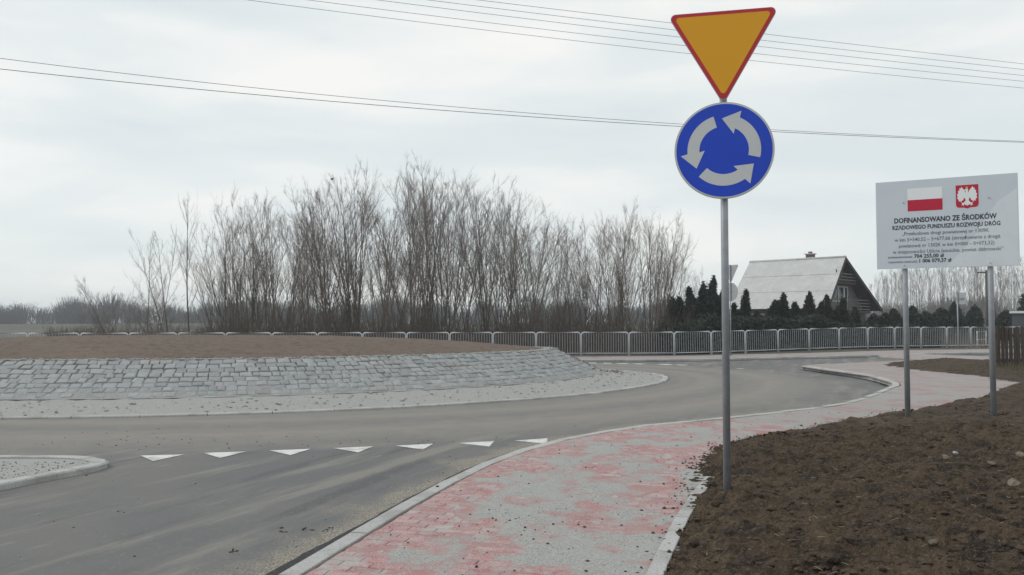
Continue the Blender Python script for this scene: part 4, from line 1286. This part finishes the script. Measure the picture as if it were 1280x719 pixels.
for k in range(2600):
    px = random.uniform(860, 1245); Y = random.uniform(46, 60)
    p = at(px, 402, Y); z0 = float(G(p.x, Y)) - .05; h = random.uniform(.3, 1.1)
    a = random.uniform(0, 6.28); l = random.uniform(.0, .6) * h
    T_.append((np.array([[p.x, Y, z0], [p.x + math.cos(a) * l * .4, Y + math.sin(a) * l * .4, z0 + h * .55], [p.x + math.cos(a) * l, Y + math.sin(a) * l, z0 + h]]), np.array([.012, .009, .004])))
tag(tubes_mesh('undergrowth', T_, 'brush'), 'tangled brown undergrowth at the foot of the trees behind the railing', 'undergrowth', kind='stuff')

# far hazy woodland
T_ = []
g = np.random.default_rng(5)
for k in range(640):
    px = g.uniform(-220, 1420); Y = g.uniform(255, 330)
    topy = 402 - (402 - (374 + 6 * math.sin(px * .035) + 5 * math.sin(px * .11 + 1))) * g.uniform(.75, 1.05)
    p = at(px, 402, Y); H_ = at(px, topy, Y).z
    for j in range(46):
        a = g.uniform(0, 6.28); rr_ = g.uniform(0, 2.6); zz = g.uniform(0, .55) * H_ if j > 8 else 0
        L_ = (H_ - zz) * g.uniform(.35, 1.0); l = g.uniform(.1, .45) * L_
        b0 = np.array([p.x + math.cos(a) * rr_ * (.3 if j < 8 else 1), Y + math.sin(a) * rr_, zz - .2])
        T_.append((np.array([b0, b0 + [math.cos(a) * l * .5, math.sin(a) * l * .5, L_ * .55], b0 + [math.cos(a) * l, math.sin(a) * l, L_]]), np.array([.10, .07, .03]) * g.uniform(.6, 1.3)))
tag(tubes_mesh('distant_wood', T_, 'far_wood'), 'hazy blue-grey woodland far across the field', 'woodland', kind='stuff')

# ================================================================== EVERGREENS
def conifer(seed, H, Rb, n, m, kind='thuja'):
    g = np.random.default_rng(seed)
    o = empty('conifer')
    q = MB(); q.tube([(0, 0, -.2), (0, 0, H * .95)], [.10, .02], 7); q.build('trunk', 'bark', o, True)
    z = g.uniform(.02, 1, n) ** 1.15
    if kind == 'thuja':
        prof = np.interp(z, [0, .08, .3, .6, .82, .93, 1], [.8, 1, 1, .74, .42, .20, .03])
    elif kind == 'bush':
        prof = np.sqrt(np.clip(1 - z ** 2.2, 0, 1)) * np.interp(z, [0, .2, 1], [.8, 1, 1])
    else:
        prof = (1 - z) ** .85 * (.72 + .28 * np.abs(np.sin(z * 26)))
    az = g.uniform(0, 2 * np.pi, n)
    lump = .25 + .95 * vnoise(az * 1.3 + seed, z * 4.2, seed) + .35 * vnoise(az * 5 + seed, z * 16, seed + 3)
    rad = Rb * prof * lump * np.sqrt(g.uniform(.25, 1, n))
    C = np.c_[np.cos(az) * rad, np.sin(az) * rad, z * H * (.93 + .14 * vnoise(az * 1.6, z * 0, seed + 9))] + g.normal(0, .035, (n, 3))
    k_ = g.choice(3, n, p=[.5, .3, .2]); od = g.normal(0, .5 * Rb, (3, 2)); od[0] *= .2
    C[:, :2] = C[:, :2] * np.array([.80, .66, .60])[k_][:, None] + od[k_]; C[:, 2] *= np.array([1, g.uniform(.72, .92), g.uniform(.5, .75)])[k_]
    bend = g.normal(0, .05, 2); C[:, 0] += bend[0] * z ** 2 * H; C[:, 1] += bend[1] * z ** 2 * H
    outd = np.c_[np.cos(az), np.sin(az), np.full(n, .9 if kind == 'thuja' else -.12)] + g.normal(0, .35, (n, 3))
    outd /= np.linalg.norm(outd, axis=1)[:, None]
    side = np.cross(outd, g.normal(0, 1, (n, 3))); side /= np.linalg.norm(side, axis=1)[:, None]
    L_ = (.10 + .22 * g.random(n)) * (.6 + .4 * (1 - z)) * (1.2 if kind == 'spruce' else 1); w_ = L_ * .30
    V = np.stack([C - outd * (L_ * .5)[:, None], C + side * w_[:, None], C + outd * (L_ * .9)[:, None], C - side * w_[:, None] + outd * (L_ * .1)[:, None]], 1)
    F = np.arange(4 * n).reshape(n, 4)
    me = bpy.data.meshes.new('crown'); bulk(me, V.reshape(-1, 3), F); me.materials.append(M[m])
    me.polygons.foreach_set("use_smooth", np.zeros(n, bool))
    c = bpy.data.objects.new('crown', me); COL.objects.link(c); c.parent = o
    return o
def plant_conifer(px, top_py, Y, half_px, m, kind, label, group=None, seed=1):
    p = at(px, 402, Y); z0 = float(G(p.x, Y)) - .03; H = at(px, top_py, Y).z - z0
    o = conifer(seed, H, half_px / FPX * Y, 5200 if half_px < 18 else 9000, m, kind)
    o.location = (p.x, Y, z0); tag(o, label, 'conifer', group)
plant_conifer(856, 376, 46.5, 20, 'needle', 'thuja', 'lowest bushy evergreen touching the willow thicket', seed=6)
plant_conifer(876, 356, 48, 26, 'needle', 'spruce', 'dark spruce between the low evergreens and the tallest spruce', seed=8)
plant_conifer(868, 362, 47, 24, 'needle', 'spruce', 'low broad spruce behind the lowest bushy evergreen', seed=2)
plant_conifer(887, 349, 49, 24, 'needle', 'spruce', 'tallest broad dark spruce beside the house roof', seed=3)
plant_conifer(905, 372, 47.5, 17, 'needle', 'thuja', 'dark bushy evergreen directly behind the back-turned traffic sign', seed=4)
ORD = ['first', 'second', 'third', 'fourth', 'fifth', 'sixth', 'seventh', 'eighth']
for i, (x, ty, hp, y_, m_) in enumerate(((927, 366, 11, 48, 'needle'), (945, 392, 9, 47.5, 'needle'), (963, 379, 9, 48, 'needle'), (979, 370, 12, 48.5, 'needle'), (995, 382, 9, 48, 'needle'),
                                        (1012, 370, 11, 48, 'needle_brown'), (1031, 372, 13, 48.5, 'needle'), (1045, 377, 9, 49, 'needle_brown'))):
    plant_conifer(x, ty, y_, hp * (1.25, 1.9, 1.4, 1.6, 2.0, 1.5, 1.7, 1.9)[i], m_, 'thuja' if i % 3 else 'spruce', ORD[i] + ' in the evergreen row before the house, counted from the back-turned traffic sign', 'evergreens before the house', 20 + i)
plant_conifer(1092, 393, 55, 17, 'needle', 'bush', 'rounded dark bush at the foot of the house gable', seed=43)
plant_conifer(1069, 386, 50, 15, 'needle', 'spruce', 'small dark spruce under the house balcony gable', seed=41)
for i, (x, ty, hp, y_) in enumerate(((1118, 392, 14, 58), (1140, 388, 9, 62), (1178, 390, 14, 66), (1196, 384, 12, 66), (1214, 388, 13, 68), (1160, 396, 12, 62), (1105, 398, 10, 52), (1284, 372, 10, 60), (1258, 394, 12, 66))):
    plant_conifer(x, ty - 4, y_, hp * 1.5, 'needle', 'bush' if i % 3 else 'thuja', 'dark garden evergreen between the house and the wooden fence', 'garden evergreens by the grove', 60 + i)

# clipped-looking low hedge along the garden, seen through the railing
g = np.random.default_rng(77); n = 42000
hp0, hp1 = line_at(872, FC, FD), line_at(1225, FC, FD)
hd = hp1 - hp0; hn = Vector((-hd.y, hd.x, 0)).normalized()
tq = g.random(n); dq = g.uniform(2.6, 4.2, n)
zq = g.random(n) * (.85 + .55 * sstep(.10, .16, tq) * (1 - sstep(.56, .62, tq)) + .5 * vnoise(tq * 40, tq * 0, 3) + .25 * vnoise(tq * 150, tq * 0, 4))
C = np.c_[hp0.x + hd.x * tq + hn.x * dq, hp0.y + hd.y * tq + hn.y * dq, zq - .1]
a_ = g.normal(0, 1, (n, 3)); a_ /= np.linalg.norm(a_, axis=1)[:, None]; b_ = np.cross(a_, g.normal(0, 1, (n, 3))); b_ /= np.linalg.norm(b_, axis=1)[:, None]
L_ = .07 + .11 * g.random(n)
V = np.stack([C - a_ * L_[:, None], C + b_ * (L_ * .4)[:, None], C + a_ * L_[:, None], C - b_ * (L_ * .4)[:, None]], 1)
me = bpy.data.meshes.new('hedge'); bulk(me, V.reshape(-1, 3), np.arange(4 * n).reshape(n, 4)); me.materials.append(M['needle'])
ho = bpy.data.objects.new('hedge', me); COL.objects.link(ho); tag(ho, 'low dark evergreen hedge seen through the far railing', 'hedge')

# ================================================================== HOUSE
A_h = at(1057, 322, 65.0); ridge_z = A_h.z
YB = 65.0 * 1.085
B_h = at(937.5, 327.8, YB)
e1 = Vector((A_h.x - B_h.x, A_h.y - B_h.y, 0)); HL = e1.length; e1.normalize(); e2 = Vector((-e1.y, e1.x, 0))
if e2.y < 0: e2 = -e2
house = empty('house', (B_h.x, B_h.y, -.1)); tag(house, 'detached house with steep grey sheet roof and timber balconies in the gable', 'house')
def hv(u, v, w): q = e1 * u + e2 * v; return (q.x, q.y, w + .1)
def hbox(mb, u0, u1, v0, v1, w0, w1):
    V = [hv(u, v, w) for w in (w0, w1) for (u, v) in ((u0, v0), (u1, v0), (u1, v1), (u0, v1))]
    mb.add(V, [(0, 3, 2, 1), (4, 5, 6, 7), (0, 1, 5, 4), (1, 2, 6, 5), (2, 3, 7, 6), (3, 0, 4, 7)])
HW, PSH, EZ = 5.3, .78, 2.48       # half width of the roof, eaves run further than the ridge, eaves height
def roof_pt(u, f, side, dz=0):     # f 0 ridge .. 1 eaves
    return hv(u + PSH * f, side * HW * f, ridge_z + (EZ - ridge_z) * f + dz)
for side in (-1, 1):
    root = None
    for c in range(3):
        f0, f1 = c / 3, (c + 1) / 3 + .02
        nU = 168; V = []; F = []
        lift0, lift1 = .03 + .015 * 0, .03 + .030
        for i in range(nU + 1):
            u = HL * i / nU; cor = .022 * math.cos(i * math.pi / 2.0) if side < 0 else .02 * math.cos(i * math.pi / 2)
            V.append(roof_pt(u, f0, side, lift0 + cor)); V.append(roof_pt(u, min(f1, 1.02), side, lift1 + cor))
        for i in range(nU): F.append((2 * i, 2 * i + 1, 2 * i + 3, 2 * i + 2) if side < 0 else (2 * i, 2 * i + 2, 2 * i + 3, 2 * i + 1))
        o = mesh_obj('roof_sheet' if c else 'roof', V, F, 'roof_sheet', root or house, True)
        if root is None: root = o
    # timber underside and barge boards
    V = [roof_pt(.02, 0, side, -.02), roof_pt(HL - .02, 0, side, -.02), roof_pt(HL - .02, 1, side, -.02), roof_pt(.02, 1, side, -.02),
         roof_pt(.02, 0, side, -.14), roof_pt(HL - .02, 0, side, -.14), roof_pt(HL - .02, 1, side, -.14), roof_pt(.02, 1, side, -.14)]
    F = [(0, 1, 2, 3), (7, 6, 5, 4), (0, 4, 5, 1), (1, 5, 6, 2), (2, 6, 7, 3), (3, 7, 4, 0)]
    mesh_obj('soffit', V, F, 'dark_wood', root)
    V = []
    for f in (0, 1.01):
        for du in (-.01, .05):
            for dz in (.05, -.24): V.append(roof_pt(HL + du, f, side, dz))
    F = [(0, 1, 3, 2), (4, 6, 7, 5), (0, 4, 5, 1), (2, 3, 7, 6), (0, 2, 6, 4), (1, 5, 7, 3)]
    mesh_obj('barge_board', V, F, 'dark_wood', root)
q = MB(); q.tube([hv(-.02, 0, ridge_z + .06), hv(HL + .05, 0, ridge_z + .06)], .09, 8); q.build('ridge_cap', 'roof_sheet', house, True)
# chimney just behind the ridge
cu_ = (1012 - 937.5) / (1057 - 937.5) * HL
q = MB(); hbox(q, cu_ - .28, cu_ + .28, .25, .75, ridge_z - 1.0, ridge_z + .42); ch = q.build('chimney', 'brick_chim', house)
q = MB(); hbox(q, cu_ - .36, cu_ + .36, .17, .83, ridge_z + .42, ridge_z + .50); q.build('chimney_cap', 'concrete', ch)
q = MB(); hbox(q, cu_ - .13, cu_ + .13, .40, .60, ridge_z + .50, ridge_z + .66); q.build('chimney_pot', 'brick_chim', ch)
# walls
GU = HL - 1.0                      # gable wall plane
kz = (ridge_z - EZ) / HW
def gz(v): return ridge_z - .16 - kz * abs(v)
q = MB()
vv = 4.7
pts = [(-vv, -.3), (vv, -.3), (vv, gz(vv)), (0, gz(0)), (-vv, gz(vv))]
V = [hv(.6 + PSH * .5, v, w) for v, w in pts] + [hv(GU + PSH * .5, v, w) for v, w in pts]
q.add(V, [(0, 1, 2, 3, 4), (9, 8, 7, 6, 5)] + [(i, i + 5, (i + 1) % 5 + 5, (i + 1) % 5) for i in range(5)])
q.build('wall', 'render_wall', house)
GF = GU + PSH * .5
def win(u, v0, v1, w0, w1, side='gable', mull=1):
    def P(a, d, w):   # a along, d out of the wall
        return hv(GF + d, a, w) if side == 'gable' else hv(a, -vv - d, w)
    f = MB(); fr = .07
    def bx(a0, a1, d0, d1, w0_, w1_):
        V = [P(a, d, w) for w in (w0_, w1_) for (a, d) in ((a0, d0), (a1, d0), (a1, d1), (a0, d1))]
        return V, [(0, 3, 2, 1), (4, 5, 6, 7), (0, 1, 5, 4), (1, 2, 6, 5), (2, 3, 7, 6), (3, 0, 4, 7)]
    f.add(*bx(v0, v1, .005, .06, w0, w0 + fr)); f.add(*bx(v0, v1, .005, .06, w1 - fr, w1))
    f.add(*bx(v0, v0 + fr, .004, .061, w0 + fr, w1 - fr)); f.add(*bx(v1 - fr, v1, .004, .061, w0 + fr, w1 - fr))
    for k in range(mull):
        c = v0 + (v1 - v0) * (k + 1) / (mull + 1); f.add(*bx(c - .035, c + .035, .004, .061, w0 + fr, w1 - fr))
    o = f.build('window', 'frame_white', house)
    g_ = MB(); g_.add(*bx(v0 + fr * .5, v1 - fr * .5, .006, .02, w0 + fr * .5, w1 - fr * .5)); g_.build('pane', 'glass_dark', o)
win(0, -1.2, 1.0, 3.05, 4.25)                      # upper gable window
win(0, 1.05, 1.75, 2.45, 4.25, mull=0)             # balcony door beside it
win(0, .9, 2.4, .75, 2.05)                         # ground-floor gable window
win(0, 2.2, 3.6, .9, 2.1, side='eaves'); win(0, 5.6, 6.6, .9, 2.1, side='eaves')
def balcony(v0, v1, w, out_, boards):
    q = MB(); hbox(q, GF + .01, GF + out_, v0, v1, w - .14, w); b = q.build('balcony', 'dark_wood', house)
    for k in range(boards):
        z = w + .12 + k * .24
        r_ = MB(); hbox(r_, GF + out_ - .04, GF + out_, v0, v1, z, z + .085); r_.build('rail_board', 'rail_wood', b)
    for k in range(5):
        c = v0 + .05 + (v1 - v0 - .1) * k / 4
        r_ = MB(); hbox(r_, GF + out_ - .09, GF + out_ - .043, c - .04, c + .04, w, w + .16 + boards * .26); r_.build('rail_post', 'dark_wood', b)
balcony(-4.1, 4.4, 2.30, .80, 4)
balcony(-1.7, 2.0, 4.55, .62, 3)
q = MB()
V = [hv(GF + d, v, w) for d in (.012, .05) for v, w in ((-2.05, 4.42), (2.05, 4.42), (0, gz(0) - .02))]
q.add(V, [(0, 2, 1), (3, 4, 5), (0, 1, 4, 3), (1, 2, 5, 4), (2, 0, 3, 5)]); q.build('gable_boarding', 'dark_wood', house)
q = MB(); hbox(q, GF - .2, GF + .9, 3.1, 3.3, -.3, 2.15); q.build('balcony_pier', 'render_wall', house)

# garden shed roof at the edge of the plot
p = at(1262, 402, 60); sh_o = empty('garden_shed', (p.x, 60, -.1), R(-33)); tag(sh_o, 'low dark shed with white fascia behind the wooden fence', 'shed')
zt = at(1262, 390, 60).z + .1
q = MB(); q.box((.15, 0, -.2), (3.6, 3, zt - .1)); q.build('wall', 'shed_wall', sh_o)
q = MB(); q.box((0, -.15, zt - .10), (3.75, 3.15, zt + .06)); q.build('roof', 'frame_white', sh_o)
# white garden gate frame seen through the railing
p = at(1221, 402, 52); gt = empty('garden_gate', (p.x, 52, -.1), R(10)); tag(gt, 'small white tubular gate frame seen through the far railing', 'gate')
zt = at(1221, 414.5, 52).z + .1
q = MB(); q.tube([(0, 0, -.1), (0, 0, zt), (.62, 0, zt), (.62, 0, -.1)], .03, 8); q.build('frame', 'frame_white', gt)
q = MB(); q.tube([(.02, 0, zt * .5), (.6, 0, zt * .5)], .02, 6); q.build('crossbar', 'frame_white', gt)

# ================================================================== WOODEN FENCE AT THE PLOT CORNER
f0 = at(1247, 457, 25.0); fa = empty('wooden_fence', (f0.x, f0.y, 0), R(4)); tag(fa, 'dark brown vertical board fence beside the bare soil strip', 'fence')
fz = .10; ft = at(1247, 409, 25.0).z
for k in range(34):
    x = k * .125; lo = fz - .2; hi = ft + random.uniform(-.03, .03); wdt = random.uniform(.085, .105)
    q = MB(); T_ = Matrix.Translation((x, random.uniform(-.006, .006), 0)) @ Matrix.Rotation(random.uniform(-.014, .014), 4, 'Y')
    q.box((0, -.012, lo), (wdt, .010, hi), T_); q.build('plank', 'fence_wood', fa)
for zz in (fz + .25, ft - .25):
    q = MB(); q.box((-.05, .022, zz - .04), (4.3, .06, zz + .04)); q.build('fence_rail', 'fence_wood', fa)
for x in (.02, 2.05, 4.1):
    q = MB(); q.box((x, .064, fz - .4), (x + .12, .18, ft + .04)); q.build('fence_post', 'fence_wood', fa)
# rough grass at its foot
T_ = []
for k in range(900):
    x = f0.x + random.uniform(-1.6, 4.2); y = f0.y - abs(random.gauss(0, .9)) - .1 + .07 * (x - f0.x); z = .12 + float(G(x, y))
    h = random.uniform(.06, .24); a = random.uniform(0, 6.28)
    T_.append((np.array([[x, y, z], [x + .03 * math.cos(a), y + .03 * math.sin(a), z + h * .6], [x + .1 * math.cos(a), y + .1 * math.sin(a), z + h]]), np.array([.006, .005, .002])))
for k in range(500):
    e_ = random.randrange(len(EPATH) // 3, len(EPATH)); x = EPATH[e_, 0] + EN[e_, 0] * random.uniform(.05, .5); y = EPATH[e_, 1] + EN[e_, 1] * random.uniform(.05, .5)
    if float(vnoise(np.array([x * 1.2]), np.array([y * 1.2]), 8)[0]) < .55: continue
    z = soil_z(x, y) - .01; h = random.uniform(.02, .07); a = random.uniform(0, 6.28)
    T_.append((np.array([[x, y, z], [x + .01 * math.cos(a), y + .01 * math.sin(a), z + h * .6], [x + .03 * math.cos(a), y + .03 * math.sin(a), z + h]]), np.array([.004, .003, .001])))
tag(tubes_mesh('rough_grass', T_, 'tuft'), 'thin dry grass at the foot of the wooden fence', 'grass', kind='stuff')

# ================================================================== POLES AND WIRES
b0 = at(1234, 412, 72); pu = empty('utility_pole', (b0.x, 72, 0)); tag(pu, 'braced timber utility pole standing before the pale grove', 'utility pole')
zt = at(1236, 338, 72).z
q = MB(); q.tube([(0, 0, -.4), (.02, 0, zt)], [.13, .09], 10); q.build('pole', 'pole_wood', pu, True)
st = at(1253, 408, 72); tp_ = at(1238, 352, 72)
q = MB(); q.tube([(st.x - b0.x, .3, -.4), (tp_.x - b0.x - .0, .1, tp_.z)], [.11, .08], 10); q.build('strut', 'pole_wood', pu, True)
q = MB(); q.box((-.75, -.06, zt - .25), (.25, .06, zt - .14)); q.build('crossarm', 'pole_wood', pu)
for x in (-.68, .18):
    q = MB(); q.tube([(x, 0, zt - .14), (x, 0, zt + .02)], .03, 8); q.build('insulator', 'frame_white', pu, True)

def wire(pts, Y0, Y1, label, group, r):
    """pts: picture points the wire passes; Y0/Y1 its distance at the first and last."""
    xs = np.array([p[0] for p in pts], float); ys = np.array([p[1] for p in pts], float)
    c = np.polyfit(xs, ys, 2 if len(pts) > 2 else 1)
    xx = np.linspace(xs[0], xs[-1], 48)
    P = []
    for x in xx:
        t = (x - xs[0]) / (xs[-1] - xs[0]); Y = 1 / ((1 - t) / Y0 + t / Y1)
        q_ = at(x, float(np.polyval(c, x)), Y); P.append(q_)
    q = MB(); q.tube(P, r, 6); o = q.build('power_line', 'wire', None, True)
    tag(o, label, 'power line', group)
wire([(-260, 40), (0, 69), (440, 121.5), (835, 157), (1280, 176.5), (1500, 182)], 19, 33, 'upper cable of the pair crossing behind the roundabout disc', 'pair of low cables', .0065)
wire([(-260, 58), (0, 83), (440, 128), (835, 160), (1280, 178), (1500, 183)], 19.4, 33.3, 'lower cable of the pair crossing behind the roundabout disc', 'pair of low cables', .008)
for k, (xa, ya, ym, yb) in enumerate(((320, 0, 67, 110), (402, 0, 58, 102), (495, 0, 48, 96), (563, 0, 40, 89), (625, 0, 31, 83))):
    wire([(xa - 320, ya - 42 + k * 2), (xa, ya), (850, ym), (1280, yb), (1500, yb + 20)], 26, 40, 'high thin wire in the bundle passing behind the orange triangle', 'bundle of high wires', .007)

# a small dark bird above the thicket
p = at(415, 224, 47)
bm = bmesh.new(); bmesh.ops.create_uvsphere(bm, u_segments=12, v_segments=8, radius=1.0)
for v in bm.verts:
    x, y, z = v.co; tpr = 1 - .55 * max(0, -x)
    v.co = Vector((x * .17 - (.05 if x < -.8 else 0), y * .075 * tpr, z * .085 * tpr + .035 * max(0, x)))
    if abs(y) > .8 and abs(x) < .6: v.co.y *= 1.25
me = bpy.data.meshes.new('bird'); bm.to_mesh(me); bm.free(); me.materials.append(M['feather'])
bird = bpy.data.objects.new('bird', me); COL.objects.link(bird); bird.location = p; bird.scale = (.62, .62, .62); bird.rotation_euler = (0, .2, 2.6); tag(bird, 'small dark bird just above the willow thicket', 'bird')

# ================================================================== HAZE
hz = bpy.data.materials.new('haze'); hz.use_nodes = True
t = hz.node_tree; t.nodes.clear()
mo = t.nodes.new("ShaderNodeOutputMaterial"); pv = t.nodes.new("ShaderNodeVolumePrincipled")
pv.inputs["Color"].default_value = (.86, .92, .98, 1); pv.inputs["Density"].default_value = .0008; pv.inputs["Anisotropy"].default_value = 0.2
t.links.new(pv.outputs[0], mo.inputs["Volume"])
q = MB(); q.box((-870, -75, -1.6), (870, 870, 15.0)); hb = q.build('haze', hz); tag(hb, 'pale damp haze over the fields', 'haze', kind='stuff')
